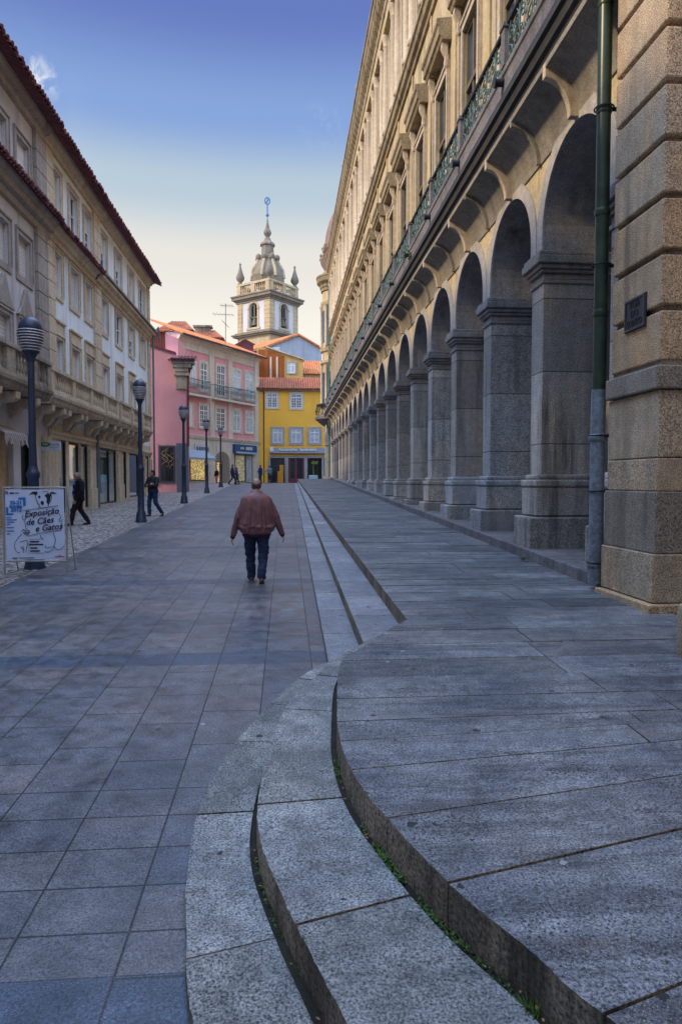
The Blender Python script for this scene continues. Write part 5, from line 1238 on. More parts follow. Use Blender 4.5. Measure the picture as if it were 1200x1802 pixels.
# television aerial
an = thing('tv_aerial', 'thin television aerial on a mast left of the church tower', 'aerial', (-6.4, 76, 15))
P = lambda x, y: atYp(x, y, 76)
b = MB(); b.tube([P(397, 606), P(397, 534)], .035, 5); b.build('mast', M['iron_dark'], an)
for (xa, ya, xb, yb) in ((387, 537, 411, 538), (374, 552, 412, 554), (391, 564, 402, 575)):
    b = MB(); b.tube([P(xa, ya), P(xb, yb)], .022, 4)
    for i in range(6):
        q = P(xa, ya).lerp(P(xb, yb), (i + .5) / 6); b.tube([q + Vector((-.12, -.35, .10)), q + Vector((.12, .35, -.10))], .014, 4)
    b.build('antenna_arm', M['iron_dark'], an)

# ------------------------------------------------------------------ church tower
CT = thing('church_tower', 'baroque stone church bell tower with a domed cap, spire and pinnacles rising behind the roofs', 'church tower', (-2.55, 102.4, 2))
a = 6.25; rotA = math.atan2(4.78, 4.02)              # direction of the right-hand face
TC = Vector((-2.17, 98, 0)) + Vector((4.02, 4.78, 0)) / 2 + Vector((-4.78, 4.02, 0)) / 2
TFs = []
for kf in range(4):
    ang = rotA + kf * math.pi / 2; sd_ = Vector((math.cos(ang), math.sin(ang), 0)); nn = Vector((sd_.y, -sd_.x, 0))
    TFs.append(Frame(TC + nn * a / 2 - sd_ * a / 2, sd_, nn))
tz = lambda y, Y=99.5: atYp(475, y, Y).z
z_b0, z_b1, z_c0, z_c1, z_bal = tz(590), tz(585), tz(529), tz(517), tz(494)
M['tower_stone'] = stone('honey tower granite', (.44, .33, .19), (.54, .43, .28), 20, .3, .8, (.10, .085, .06))
M['tower_white'] = plaster('white limewash', (.58, .58, .60), .12, streak=.3)
M['tower_dark'] = stone('grey tower stone', (.165, .14, .105), (.26, .215, .16), 20, .35, .6, (.07, .06, .05))
w = MB(Matrix.Rotation(rotA, 4, 'Z')); w.M = Matrix.Translation(TC) @ Matrix.Rotation(rotA, 4, 'Z'); h = a / 2
w.box(-h + .5, h - .5, -h + .5, h - .5, z_b1, z_c0); w.build('bell_chamber', M['shadow_inside'], CT)
w = MB(Matrix.Translation(TC) @ Matrix.Rotation(rotA, 4, 'Z')); w.box(-h, h, -h, h, 2, z_b0); w.build('shaft', M['tower_stone'], CT)
for F in TFs:
    # wall with an arched bell opening
    w = F.mb(); o0, o1 = a / 2 - .78, a / 2 + .78; zs = tz(541); zo = tz(575)
    n = 12; arcp = [(a / 2 - .78 * math.cos(math.pi * i / n), zs + .78 * math.sin(math.pi * i / n)) for i in range(n + 1)]
    w.quad((1.0, 0, z_b1), (o0, 0, z_b1), (o0, 0, z_c0), (1.0, 0, z_c0)); w.quad((o1, 0, z_b1), (a - 1, 0, z_b1), (a - 1, 0, z_c0), (o1, 0, z_c0)); w.quad((o0, 0, z_b1), (o1, 0, z_b1), (o1, 0, zo), (o0, 0, zo))
    for p, q in zip(arcp, arcp[1:]): w.quad((p[0], 0, p[1]), (q[0], 0, q[1]), (q[0], 0, z_c0), (p[0], 0, z_c0)); w.quad((p[0], 0, p[1]), (q[0], 0, q[1]), (q[0], -.5, q[1]), (p[0], -.5, p[1]))
    for o in (o0, o1): w.quad((o, 0, zo), (o, -.5, zo), (o, -.5, zs), (o, 0, zs))
    w.build('bell_wall', M['tower_white'], CT)
    w = F.mb()
    for (s0, s1) in ((0, 1.05), (a - 1.05, a)):
        z = z_b1
        while z < z_c0 - .1: w.box(s0, s1, -.3, .06, z + .01, min(z_c0, z + .6) - .01); z += .6
        w.build('corner_pilaster', M['tower_stone'], CT, bevel=.02); w = F.mb()
    w = F.mb(); arch2 = lambda r: [(a / 2 - r * math.cos(math.pi * i / n), zs + r * math.sin(math.pi * i / n)) for i in range(n + 1)]
    I_, O_ = [(o0, zo)] + arch2(.78) + [(o1, zo)], [(o0 - .3, zo)] + arch2(1.08) + [(o1 + .3, zo)]
    for i in range(len(I_) - 1): w.add([(I_[i][0], .08, I_[i][1]), (I_[i + 1][0], .08, I_[i + 1][1]), (O_[i + 1][0], .08, O_[i + 1][1]), (O_[i][0], .08, O_[i][1])], [(0, 1, 2, 3)])
    w.box(o0 - .5, o1 + .5, .0, .14, zo - .3, zo); w.box(o0 - .35, o0, .08, .16, zs - .1, zs + .1); w.box(o1, o1 + .35, .08, .16, zs - .1, zs + .1)
    w.build('bell_arch', M['tower_stone'], CT)
    w = F.mb(); w.lathe([(.55, zo + .25), (.58, zo + .3), (.42, zo + .7), (.34, zo + 1.1), (.25, zo + 1.3), (.05, zo + 1.4)], a / 2, -.35, 12); w.box(o0, o1, -.45, -.25, zo + 1.4, zo + 1.6); w.box(a / 2 - .12, a / 2 + .12, -.42, -.2, zo + 1.6, zs + .6)
    w.build('bell', flat('bronze bell', (.10, .085, .05), .5, .5, .4), CT)
    w = F.mb(); e = .15
    for (o, z0, z1) in ((.18, z_c0, z_c0 + .25), (.35, z_c0 + .25, z_c0 + .45), (.62, z_c0 + .45, z_c1 - .1), (.75, z_c1 - .1, z_c1 + .08)): w.prism([(-o, o), (a + o, o), (a - .5, -.5), (.5, -.5)], z0, z1, 'z')
    w.build('belt_cornice', M['tower_dark'], CT)
    w = F.mb()
    for (o, z0, z1) in ((.5, z_b0, z_b0 + .2), (.7, z_b0 + .2, z_b1), (.3, z_b1, z_b1 + .25)): w.prism([(-o, o), (a + o, o), (a - .5, -.5), (.5, -.5)], z0, z1, 'z')
    w.build('lower_cornice', M['tower_dark'], CT)
    w = F.mb(); w.box(0, a, -.25, .1, z_c1 + .08, z_c1 + .35); w.box(-.1, a + .1, -.3, .15, z_bal - .3, z_bal)
    for s in (.0, a / 2 - .35, a - .7): w.box(s, s + .7, -.28, .12, z_c1 + .35, z_bal - .3)
    pr = w.build('parapet', M['tower_stone'], CT)
    w = F.mb()
    for i in range(14):
        s = .85 + i * (a - 1.7) / 13
        if abs(s - a / 2) < .4: continue
        hh = z_bal - .3 - z_c1 - .35; z = z_c1 + .35
        w.lathe([(.10, z), (.06, z + hh * .15), (.13, z + hh * .4), (.06, z + hh * .8), (.10, z + hh)], s, -.07, 7)
    split_build(w, 'baluster', M['tower_stone'], pr)
def pinn(x, y, z, sc):
    b = MB(); b.lathe([(.38 * sc, z), (.42 * sc, z + .15), (.2 * sc, z + .35), (.55 * sc, z + .75 * sc), (.62 * sc, z + 1.1 * sc), (.4 * sc, z + 1.7 * sc), (.2 * sc, z + 2.4 * sc), (.1 * sc, z + 2.8 * sc), (.18 * sc, z + 3.0 * sc), (.02, z + 3.3 * sc)], x, y, 12)
    b.build('pinnacle', M['tower_dark'], CT, smooth=True)
for (sx, sy) in ((-1, -1), (1, -1), (1, 1), (-1, 1)):
    p = Matrix.Rotation(rotA, 4, 'Z') @ Vector((sx * (h - .3), sy * (h - .3), 0)) + TC; pinn(p.x, p.y, z_bal, 1.0)
zc_ = lambda y: atYp(475, y, 102.4).z
pr = lambda x: abs(atYp(x, 450, 102.4).x - atYp(471, 450, 102.4).x)
b = MB(); K8 = 8
b.lathe([(pr(442) * 1.05, zc_(503)), (pr(442) * 1.05, zc_(492)), (pr(440), zc_(488)), (pr(443), zc_(478)), (pr(448), zc_(468)), (pr(454), zc_(459)), (pr(453), zc_(456)), (pr(457), zc_(452)), (pr(459), zc_(450)), (pr(460), zc_(434)), (pr(457), zc_(432)), (pr(458), zc_(429)), (pr(464), zc_(424)), (pr(466), zc_(419)), (pr(468), zc_(417)), (pr(464), zc_(411)), (pr(464), zc_(408)), (pr(467), zc_(402)), (pr(469), zc_(392)), (pr(470.2), zc_(383)), (.02, zc_(380))], TC.x, TC.y, 8, rot=rotA + math.pi / 8)
b.build('domed_cap', M['tower_dark'], CT)
for i in range(8):
    an_ = rotA + math.pi / 8 + i * math.pi / 4
    b = MB(); r = pr(454) * 1.04; b.ball((TC.x + r * math.cos(an_), TC.y + r * math.sin(an_), zc_(455)), (.42, .42, .5), 8, 6); b.build('cap_scroll', M['tower_dark'], CT, smooth=True)
    b = MB(); r0_ = pr(442) * 1.06; b.tube([(TC.x + r_ * math.cos(an_), TC.y + r_ * math.sin(an_), z_) for r_, z_ in ((r0_, zc_(492)), (pr(443) * 1.02, zc_(478)), (pr(449), zc_(467)), (pr(454), zc_(458)))], .2, 6); b.build('cap_rib', M['tower_stone'], CT, smooth=True)
vm = flat('blue vane paint', (.06, .16, .34), .5)
b = MB(); zz = zc_(380); b.tube([(TC.x, TC.y, zz), (TC.x, TC.y, zc_(360))], .09, 6); b.ball((TC.x, TC.y, zc_(378)), .25, 8, 6)
cz, rr = zc_(353), (zc_(347) - zc_(359)) / 2
b.tube([(TC.x + .36 * math.cos(t * math.pi / 10), TC.y, cz + rr * math.sin(t * math.pi / 10)) for t in range(21)], .085, 6); b.tube([(TC.x - .25, TC.y, cz - .3), (TC.x + .05, TC.y, cz + .05), (TC.x + .28, TC.y, cz + .3)], .08, 5); b.tube([(TC.x, TC.y, cz - rr), (TC.x, TC.y, cz + rr)], .06, 5)
b.build('weather_vane', vm, CT)

# ------------------------------------------------------------------ street lamps
M['lamp_blue'] = flat('dark blue lamp paint', (.030, .045, .085), .4, .5, .1, .3, 9)
M['lamp_rib'] = flat('grey lamp louvre', (.46, .45, .50), .4, .5, .1, .1)
M['lamp_glass'] = flat('lamp diffuser', (.24, .24, .28), .3, .5)
LAMPS = [(-4.87, 13.65), (-4.93, 23.75), (-5.02, 34.3), (-5.13, 45.0), (-5.2, 55.5)]
LL = ['nearest dark blue street lamp behind the poster stand', 'dark blue street lamp next to the man with crossed arms', 'dark blue street lamp before the dark shop window of the pink corner block',
      'dark blue street lamp before the pale awning of the pink house', 'farthest dark blue street lamp before the stone archway of the pink house']
lx, ly = LAMPS[0]; lz = zg(ly)
lamp = thing('street_lamp', LL[0], 'street lamp', (lx, ly, lz), 'street lamps along the pavement edge')
b = MB(); b.lathe([(.20, lz - .05), (.20, lz + .03), (.185, lz + .06), (.155, lz + .32), (.14, lz + .36), (.115, lz + .40), (.105, lz + 1.75), (.125, lz + 1.78), (.125, lz + 1.86), (.10, lz + 1.90), (.085, lz + 1.98)], lx, ly, 20); b.build('base', M['lamp_blue'], lamp, smooth=True)
b = MB(); b.lathe([(.08, lz + 1.9), (.068, lz + 2.4), (.062, lz + 4.02)], lx, ly, 16); b.build('pole', M['lamp_blue'], lamp, smooth=True)
hz0 = lz + 4.13
b = MB(); b.lathe([(.062, lz + 3.98), (.075, lz + 4.02), (.085, hz0 - .06), (.13, hz0 + .02), (.16, hz0 + .05), (.02, hz0 + .06)], lx, ly, 20); hd = b.build('lamp_head', M['lamp_blue'], lamp, smooth=True)
b = MB(); b.lathe([(.12, hz0 + .06), (.165, hz0 + .2), (.195, hz0 + .42), (.18, hz0 + .44)], lx, ly, 20); b.build('diffuser', M['lamp_glass'], hd, smooth=True)
for i in range(8):
    z = hz0 + .08 + i * .052; r = (.165, .190, .210, .226, .238, .245, .248, .245)[i]
    b = MB(); b.lathe([(r - .05, z + .022), (r - .004, z + .004), (r, z), (r + .002, z - .012), (r - .012, z - .012), (r - .05, z + .010), (r - .05, z + .022)], lx, ly, 24); b.build('louvre', M['lamp_rib'], hd, smooth=True)
zc0 = hz0 + .475
b = MB(); b.lathe([(.15, zc0), (.218, zc0), (.22, zc0 + .02), (.214, zc0 + .07), (.19, zc0 + .13), (.15, zc0 + .18), (.09, zc0 + .22), (.02, zc0 + .235), (.001, zc0 + .236)], lx, ly, 24); b.build('cap', M['lamp_blue'], lamp, smooth=True)
for (x, y), lab in zip(LAMPS[1:], LL[1:]): dup_thing(lamp, (x, y, zg(y)), lab)

# ------------------------------------------------------------------ poster stand
PYv = 12.95
pst = thing('poster_stand', 'white event poster with line drawn dog and cat in a steel frame before the lamp', 'poster stand', (-4.75, PYv, .39))
PSF = Frame((0, PYv, 0), (1, 0, 0), (0, -1, 0)); P2 = lambda x, y: PSF.at(x, y)
xl, ztp = P2(5, 858); xr, zbt = P2(118, 985); zgd = zg(PYv)
M['steel'] = flat('galvanised steel', (.42, .45, .46), .35, .5, .6)
b = PSF.mb()
for s in (xl, xr): b.tube([(s, 0, zgd + .02), (s, 0, ztp)], .017, 8)
b.tube([(xl, 0, ztp), (xr, 0, ztp)], .017, 8); b.tube([(xl, 0, zbt - .02), (xr, 0, zbt - .02)], .015, 8)
for s in (xl, xr): b.tube([(s, -.01, ztp - .05), (s + (.05 if s == xl else -.0), -.5, zgd + .02)], .013, 8)
b.build('frame', M['steel'], pst, smooth=True)
m_ = .035; X0, X1, Z0, Z1 = xl + m_ + .005, xr - m_, zbt + .01, ztp - m_
b = PSF.mb(); nx_, nz_ = 14, 14; vs = []
for j in range(nz_ + 1):
    for i in range(nx_ + 1):
        u, v = i / nx_, j / nz_; vs.append((X0 + (X1 - X0) * u, .004 + .006 * math.sin(5 * u + 3 * v) * math.sin(math.pi * u) * math.sin(math.pi * v), Z0 + (Z1 - Z0) * v))
b.add(vs, [(j * (nx_ + 1) + i, j * (nx_ + 1) + i + 1, (j + 1) * (nx_ + 1) + i + 1, (j + 1) * (nx_ + 1) + i) for j in range(nz_) for i in range(nx_)])
b.build('poster_sheet', flat('white poster vinyl', (.60, .70, .92), .45, .4, 0, .05, 3), pst, smooth=True)
M['ink'] = flat('black ink', (.02, .02, .03), .7); M['ink_blue'] = flat('blue ink', (.02, .19, .55), .7); M['ink_grey'] = flat('grey ink', (.16, .17, .22), .7); M['ink_red'] = flat('red ink', (.5, .06, .10), .7)
W_, H_ = X1 - X0, Z1 - Z0
# picture coordinates: the close-up crop of the sheet (60..1060, 95..1205)
U = lambda x: X0 + W_ * (x - 55) / 1005; V = lambda y: Z0 + H_ * (1210 - y) / 1115
def stroke(name, lines, mat, r=.0045):
    b = PSF.mb()
    for L in lines:
        pts = crv([(U(x), V(y)) for x, y in L], 5) if len(L) > 2 else [Vector((U(x), V(y), 0)) for x, y in L]
        b.tube([(p.x, .013, p.y) for p in pts], r, 5)
    return b.build(name, mat, pst)
def split_patch(name, polys, mat):
    for q in polys: patch_(name, [q], mat)
def patch_(name, polys, mat):
    b = PSF.mb()
    for P_ in polys: b.prism([(U(x), V(y)) for x, y in P_], .011, .0135, 'o')
    return b.build(name, mat, pst)
stroke('dog_drawing', [[(600, 150), (575, 220), (605, 300), (640, 345), (625, 390)], [(830, 160), (850, 210), (830, 280), (790, 340), (795, 375)], [(650, 380), (700, 390), (760, 380)], [(690, 130), (760, 128), (800, 140)],
    [(350, 430), (600, 400), (960, 352)], [(360, 500), (340, 540), (370, 570), (400, 555), (395, 510)], [(980, 480), (1000, 540), (970, 580), (1010, 605), (1030, 570)], [(380, 580), (400, 700), (410, 730)], [(1020, 620), (1025, 700)],
    [(420, 835), (600, 800), (1010, 738)], [(870, 790), (905, 900), (880, 990), (930, 1050), (1000, 1040), (1055, 990)], [(640, 820), (660, 860), (700, 890)], [(735, 980), (730, 1020), (790, 1020), (840, 1010)], [(720, 1085), (780, 1090), (850, 1050), (870, 990)]], M['ink'])
patch_('dog_marking', [[(460, 185), (520, 130), (600, 125), (615, 150), (580, 190), (530, 160)], [(820, 150), (860, 130), (945, 155), (900, 165), (850, 160), (830, 210)], [(730, 190), (790, 150), (830, 180), (825, 260), (790, 330), (760, 300), (770, 240)],
    [(620, 205), (645, 190), (665, 210), (650, 235), (625, 232)], [(660, 290), (690, 275), (715, 290), (715, 330), (690, 345), (665, 325)], [(590, 240), (610, 300), (640, 345), (610, 330)]], M['ink'])
stroke('cat_drawing', [[(330, 800), (260, 870), (205, 950), (205, 1030), (250, 1095), (290, 1090)], [(410, 900), (420, 960), (400, 1040), (390, 1100)], [(320, 770), (350, 730), (380, 745), (440, 740), (460, 770), (440, 810)], [(300, 1000), (340, 1040), (350, 1105)], [(350, 990), (345, 1030), (370, 1060)], [(290, 930), (350, 915), (420, 900)]], M['ink'])
patch_('cat_marking', [[(350, 770), (400, 760), (455, 775), (440, 815), (400, 825), (360, 800)], [(345, 730), (360, 725), (365, 750)], [(430, 740), (450, 735), (455, 760)]], M['ink_grey'])
stroke('text_box', [[(450, 890), (440, 1110)], [(440, 1110), (700, 1105)], [(450, 890), (690, 880)]], M['ink_grey'], .003)
patch_('date_bracket', [[(270, 250), (295, 220), (405, 218), (405, 355), (360, 355), (360, 258)], [(65, 375), (105, 375), (105, 470), (195, 472), (180, 500), (65, 505)]], M['ink_blue'])
for t, sz, x, y in (('20-21', 78, 235, 330), ('OUTUBRO', 40, 235, 380), ('2012', 82, 240, 445)):
    put_text('date_lettering', t, sz * H_ / 1115 * 1.05, PSF, U(x), V(y), .012, M['ink_blue'], pst, bold=.004)
for t, x, y, sz in (('Exposição', 675, 500, 138), ('de Cães', 640, 635, 138), ('e Gatos', 790, 738, 138)):
    put_text('title_lettering', t, sz * H_ / 1115, PSF, U(x), V(y + 5), .012, M['ink'], pst, shear=.3, bold=.002, tilt=.11, xs=.95)
rl = lambda y, a, c, h=16: [(a, y), (c, y), (c, y + h), (a, y + h)]
patch_('small_print', [rl(535, 70, 160), rl(568, 70, 250), rl(605, 70, 205), rl(640, 70, 135), rl(690, 70, 190), rl(745, 70, 195), rl(790, 70, 130)], M['ink_blue'])
split_patch('fine_print', [rl(915, 465, 620, 22), rl(960, 450, 690, 22), rl(1015, 465, 590, 22), rl(1062, 465, 630, 22), rl(1178, 160, 250, 14), rl(1178, 270, 540, 10), rl(140, 135, 205, 24), rl(145, 225, 295, 12)], M['ink'])
patch_('sponsor_mark', [rl(1158, 890, 1050, 14), rl(1140, 960, 985, 18)], M['ink_red'])
b = PSF.mb(); b.tube([(U(85) + .022 * math.cos(t), .013, V(145) + .022 * math.sin(t)) for t in [i * .5 for i in range(13)]], .006, 5); b.build('emblem', flat('navy ink', (.02, .05, .22), .6), pst)

# ------------------------------------------------------------------ people
def cap_mesh(mb, p0, p1, r0, r1, n=14):
    p0, p1 = Vector(p0), Vector(p1); d = p1 - p0; L = d.length
    t = d.normalized() if L > 1e-6 else Vector((0, 0, 1)); u = t.orthogonal().normalized(); w = t.cross(u)
    rings = [(p0 - t * r0 * math.cos(a), r0 * math.sin(a)) for a in (.25, .6, 1.0, 1.35)] + [(p0 + d * .33, r0 + (r1 - r0) * .33), (p0 + d * .67, r0 + (r1 - r0) * .67)] + [(p1 + t * r1 * math.cos(a), r1 * math.sin(a)) for a in (1.35, 1.0, .6, .25)]
    vs = []
    for c, r in rings: vs += [c + (u * math.cos(2 * math.pi * k / n) + w * math.sin(2 * math.pi * k / n)) * r for k in range(n)]
    m = len(rings)
    fs = [(i * n + k, i * n + (k + 1) % n, (i + 1) * n + (k + 1) % n, (i + 1) * n + k) for i in range(m - 1) for k in range(n)]
    fs += [tuple(range(n))[::-1], tuple((m - 1) * n + k for k in range(n))]
    mb.add(vs, fs)
def ell(mb, c, r, yaw=0.0, pitch=0.0):
    t = MB(Matrix.Translation(Vector(c)) @ Matrix.Rotation(yaw, 4, 'Z') @ Matrix.Rotation(pitch, 4, 'X')); t.ball((0, 0, 0), r, 16, 10); mb.add(t.v, t.f)
def loft(mb, secs, n=20):
    """closed surface through elliptical sections (z, rx, ry, yoff)"""
    vs = []; fs = []; m = len(secs)
    for z, rx, ry, yo in secs: vs += [(rx * math.cos(2 * math.pi * k / n), yo + ry * math.sin(2 * math.pi * k / n), z) for k in range(n)]
    fs = [(i * n + k, i * n + (k + 1) % n, (i + 1) * n + (k + 1) % n, (i + 1) * n + k) for i in range(m - 1) for k in range(n)]
    fs += [tuple(range(n))[::-1], tuple((m - 1) * n + k for k in range(n))]; mb.add(vs, fs)
def skin(name, prims, mat, parent, Mw, voxel=.012, smooth=5, disp=None, label=None):
    """union of soft primitives -> one continuous skin (voxel remesh + smoothing), placed by Mw"""
    mb = MB()
    for p in prims:
        if p[0] == 'c': cap_mesh(mb, *p[1:])
        elif p[0] == 'l': loft(mb, p[1])
        else: ell(mb, *p[1:])
    o = mb.build('tmp', mat)
    r = o.modifiers.new('r', 'REMESH'); r.mode = 'VOXEL'; r.voxel_size = voxel; r.use_smooth_shade = True
    s = o.modifiers.new('s', 'SMOOTH'); s.factor = .5; s.iterations = smooth
    bpy.context.view_layer.update(); dg = bpy.context.evaluated_depsgraph_get()
    me = bpy.data.meshes.new_from_object(o.evaluated_get(dg)); bpy.data.objects.remove(o)
    if disp:
        ns = [v.normal.copy() for v in me.vertices]
        for v, n in zip(me.vertices, ns): v.co = v.co + n * disp(v.co)
    root = parent
    while root.parent is not None: root = root.parent
    T = Matrix.Translation(-root.location) @ Mw
    me.transform(T); me.materials.clear(); me.materials.append(mat)
    me.polygons.foreach_set('use_smooth', [True] * len(me.polygons))
    q = bpy.data.objects.new(name, me); COL.objects.link(q); q.parent = parent
    if label: q['label'] = label
    return q
def hand(prims, wrist, d, palm, side, curl=.5, sc=1.0):
    """palm and five fingers from a wrist, pointing along d, palm facing 'palm'; side=+1 thumb towards palm x d"""
    w = Vector(wrist); d = Vector(d).normalized(); pn = Vector(palm); pn = (pn - d * pn.dot(d)).normalized(); a = d.cross(pn) * side
    kn = w + d * .085 * sc
    prims.append(('c', w, w + d * .03 * sc, .026 * sc, .03 * sc))
    for i, (off, ln) in enumerate(((.03, .072), (.011, .08), (-.009, .074), (-.028, .058))):
        b0 = w + d * .035 * sc + a * off * .7 * sc; b1 = kn + a * off * sc
        prims.append(('c', b0, b1, .013 * sc, .0115 * sc))
        c1 = curl * (.8 + .15 * i); d1 = (d * math.cos(c1) + pn * math.sin(c1)); d2 = (d * math.cos(c1 * 2) + pn * math.sin(c1 * 2))
        m = b1 + d1 * ln * .5 * sc; prims.append(('c', b1, m, .0105 * sc, .0095 * sc)); prims.append(('c', m, m + d2 * ln * .5 * sc, .0095 * sc, .008 * sc))
    t0 = w + d * .025 * sc + a * .024 * sc; t1 = t0 + (d * .6 + a * .7 + pn * .35).normalized() * .045 * sc
    prims.append(('c', t0, t1, .0135 * sc, .0115 * sc)); prims.append(('c', t1, t1 + (d * .9 + a * .2 + pn * .45).normalized() * .035 * sc, .011 * sc, .009 * sc))
SKIN = flat('skin', (.46, .26, .19), .5, .4, 0, .12, 14)
SKIN_D = flat('tanned skin', (.36, .18, .12), .5, .4, 0, .12, 14)
def folds(amp, fx=9, fz=4, seed=0.0):
    def f(c): return amp * (mnoise.noise(Vector((c.x * fx + seed, c.y * fx, c.z * fz))) + .6 * mnoise.noise(Vector((c.x * fx * 2.3, c.y * fx * 2.3 + seed, c.z * fz * 2.6))))
    return f
def person(label, loc, rot, J, H=1.74, group=None, mats=None, top='jacket', girth=1.0, head_yaw=0.0, hair='short', voxel=.012, hem=.80, extras=None, puff=0.0):
    """J: joint positions in the person's own frame (x right, y forward, z up, metres at 1.74 m)"""
    sc = H / 1.74; root = thing('person', label, 'person', loc, group)
    Mw = Matrix.Translation(Vector(loc)) @ Matrix.Rotation(rot, 4, 'Z') @ Matrix.Scale(sc, 4)
    V_ = {k: Vector(v) for k, v in J.items() if k not in ('torso', 'curl')}
    nk = V_.get('neck', Vector((0, 0, 1.48))); hd = V_.get('head', Vector((0, .035, 1.63)))
    Ry = Matrix.Rotation(head_yaw, 3, 'Z')
    hp = lambda x, y, z: hd + Ry @ Vector((x, y, z))
    sl, sr = V_['shl'], V_['shr']; pel = V_.get('pelvis', Vector((0, 0, .95)))
    P = []
    P += [('e', hp(0, 0, .02), (.076, .096, .108), head_yaw), ('e', hp(0, .03, -.045), (.058, .062, .075), head_yaw), ('e', hp(0, .088, -.10), (.026, .022, .02), head_yaw),
          ('c', hp(0, .092, .02), hp(0, .112, -.018), .009, .015), ('c', hp(-.03, .086, .036), hp(.03, .086, .036), .012, .012), ('c', hp(-.02, .088, -.052), hp(.02, .088, -.052), .010, .010),
          ('e', hp(-.078, -.005, -.005), (.014, .024, .036), head_yaw), ('e', hp(.078, -.005, -.005), (.014, .024, .036), head_yaw),
          ('c', nk + Vector((0, -.01, -.05)), hp(0, -.015, -.04), .060, .054)]
    P += [('c', pel, pel.lerp(nk, .55), .115 * girth, .125 * girth), ('c', pel.lerp(nk, .5), nk + Vector((0, 0, -.12)), .125 * girth, .10), ('c', sl, sr, .062, .062), ('c', V_['hil'], V_['hir'], .10, .10)]
    for s, sh in (('l', sl), ('r', sr)):
        P += [('c', sh, V_['el' + s], .048, .040), ('c', V_['el' + s], V_['wr' + s], .040, .027), ('c', V_['hi' + s], V_['kn' + s], .078, .055), ('c', V_['kn' + s], V_['an' + s], .053, .038)]
        d = (V_['wr' + s] - V_['el' + s]); pn = V_.get('palm' + s, Vector((1, 0, 0)) if s == 'l' else Vector((-1, 0, 0)))
        hand(P, V_['wr' + s] + d.normalized() * .02, V_.get('hd' + s, d), pn, -1 if s == 'l' else 1, J.get('curl', .45) if not isinstance(J.get('curl'), tuple) else .45)
        fd = V_.get('ft' + s, Vector((0, 1, -.12))).normalized(); P.append(('c', V_['an' + s] + Vector((0, 0, -.03)), V_['an' + s] + fd * .13 + Vector((0, 0, -.035)), .035, .03))
    skin('body', P, mats['skin'], root, Mw, min(voxel, .009) if voxel < .011 else voxel * .8, 2)
    # eyes
    if voxel < .0145:
        for sx in (-.03, .03):
            b = MB(Mw); b.ball(tuple(hp(sx, .088, .015)), .0115, 8, 6); b.build('eye', M['ink'], root)
    # hair
    hm = mats.get('hair')
    if hair == 'fringe':
        Q = []
        for i in range(15):
            a = math.pi * (1.0 + (i - 7) / 7 * .64) ; a = -math.pi / 2 + (i - 7) / 7 * 1.75
            Q.append(('c', hp(.066 * math.cos(a), .082 * math.sin(a), .008 + .030 * abs(math.cos(a))), hp(.062 * math.cos(a), .074 * math.sin(a), -.045), .017, .013))
        skin('hair', Q, hm, root, Mw, .008, 3, folds(.007, 45, 45))
    elif hair == 'short':
        Q = [('e', hp(0, -.016, .043), (.083, .098, .098), head_yaw), ('e', hp(0, -.05, -.01), (.076, .06, .075), head_yaw)]
        skin('hair', Q, hm, root, Mw, .009, 1, folds(.006, 30, 30))
    elif hair == 'receding':
        Q = [('e', hp(0, -.035, .035), (.082, .082, .090), head_yaw), ('e', hp(0, -.055, -.015), (.075, .055, .07), head_yaw)]
        skin('hair', Q, hm, root, Mw, .009, 1, folds(.006, 30, 30))
    elif hair == 'long':
        Q = [('e', hp(0, -.02, .04), (.088, .104, .10), head_yaw), ('e', hp(0, -.06, -.07), (.09, .06, .13), head_yaw)]
        skin('hair', Q, hm, root, Mw, .010, 1, folds(.006, 25, 20))
    # trousers
    T = [('c', V_['hil'] + Vector((-.01, 0, .02)), V_['hir'] + Vector((.01, 0, .02)), .135 * (.6 + .4 * girth), .135 * (.6 + .4 * girth)), ('c', pel, pel + Vector((0, 0, .06)), .135 * girth, .12 * girth)]
    for s in 'lr': T += [('c', V_['hi' + s], V_['kn' + s], .108 * (.55 + .45 * girth), .084 * (.7 + .3 * girth)), ('c', V_['kn' + s], V_['an' + s] + Vector((0, 0, .01)), .082 * (.7 + .3 * girth), .068 * (.7 + .3 * girth))]
    skin('trousers', T, mats['trousers'], root, Mw, voxel, 5, folds(.016, 6, 11, 3.0))
    # shoes
    for s in 'lr':
        fd = V_.get('ft' + s, Vector((0, 1, -.12))).normalized(); an = V_['an' + s]; upv = Vector((0, 0, 1)); upv = (upv - fd * upv.dot(fd)).normalized()
        base = an - upv * .055
        S = [('c', an - fd * .02 - upv * .02, base + fd * .02 - upv * .0, .045, .044), ('c', base - fd * .02, base + fd * .10, .042, .041), ('c', base + fd * .10, base + fd * .17 - upv * .008, .041, .031)]
        sh = skin('shoe', S, mats['shoe'], root, Mw, .009, 2)
        b = MB(Mw); sd2 = fd.cross(upv)
        out = [(-.075, 0), (-.06, .035), (0, .04), (.10, .047), (.17, .04), (.205, 0), (.17, -.04), (.10, -.047), (0, -.04), (-.06, -.035)]
        vs = [base + fd * p + sd2 * q - upv * .030 for p, q in out] + [base + fd * p + sd2 * q - upv * .052 for p, q in out]; n = len(out)
        b.add(vs, [tuple(range(n)), tuple(range(n, 2 * n))[::-1]] + [(i, (i + 1) % n, n + (i + 1) % n, n + i) for i in range(n)]); b.build('sole', mats.get('sole', M['ink']), sh)
    # upper garment
    g2 = girth
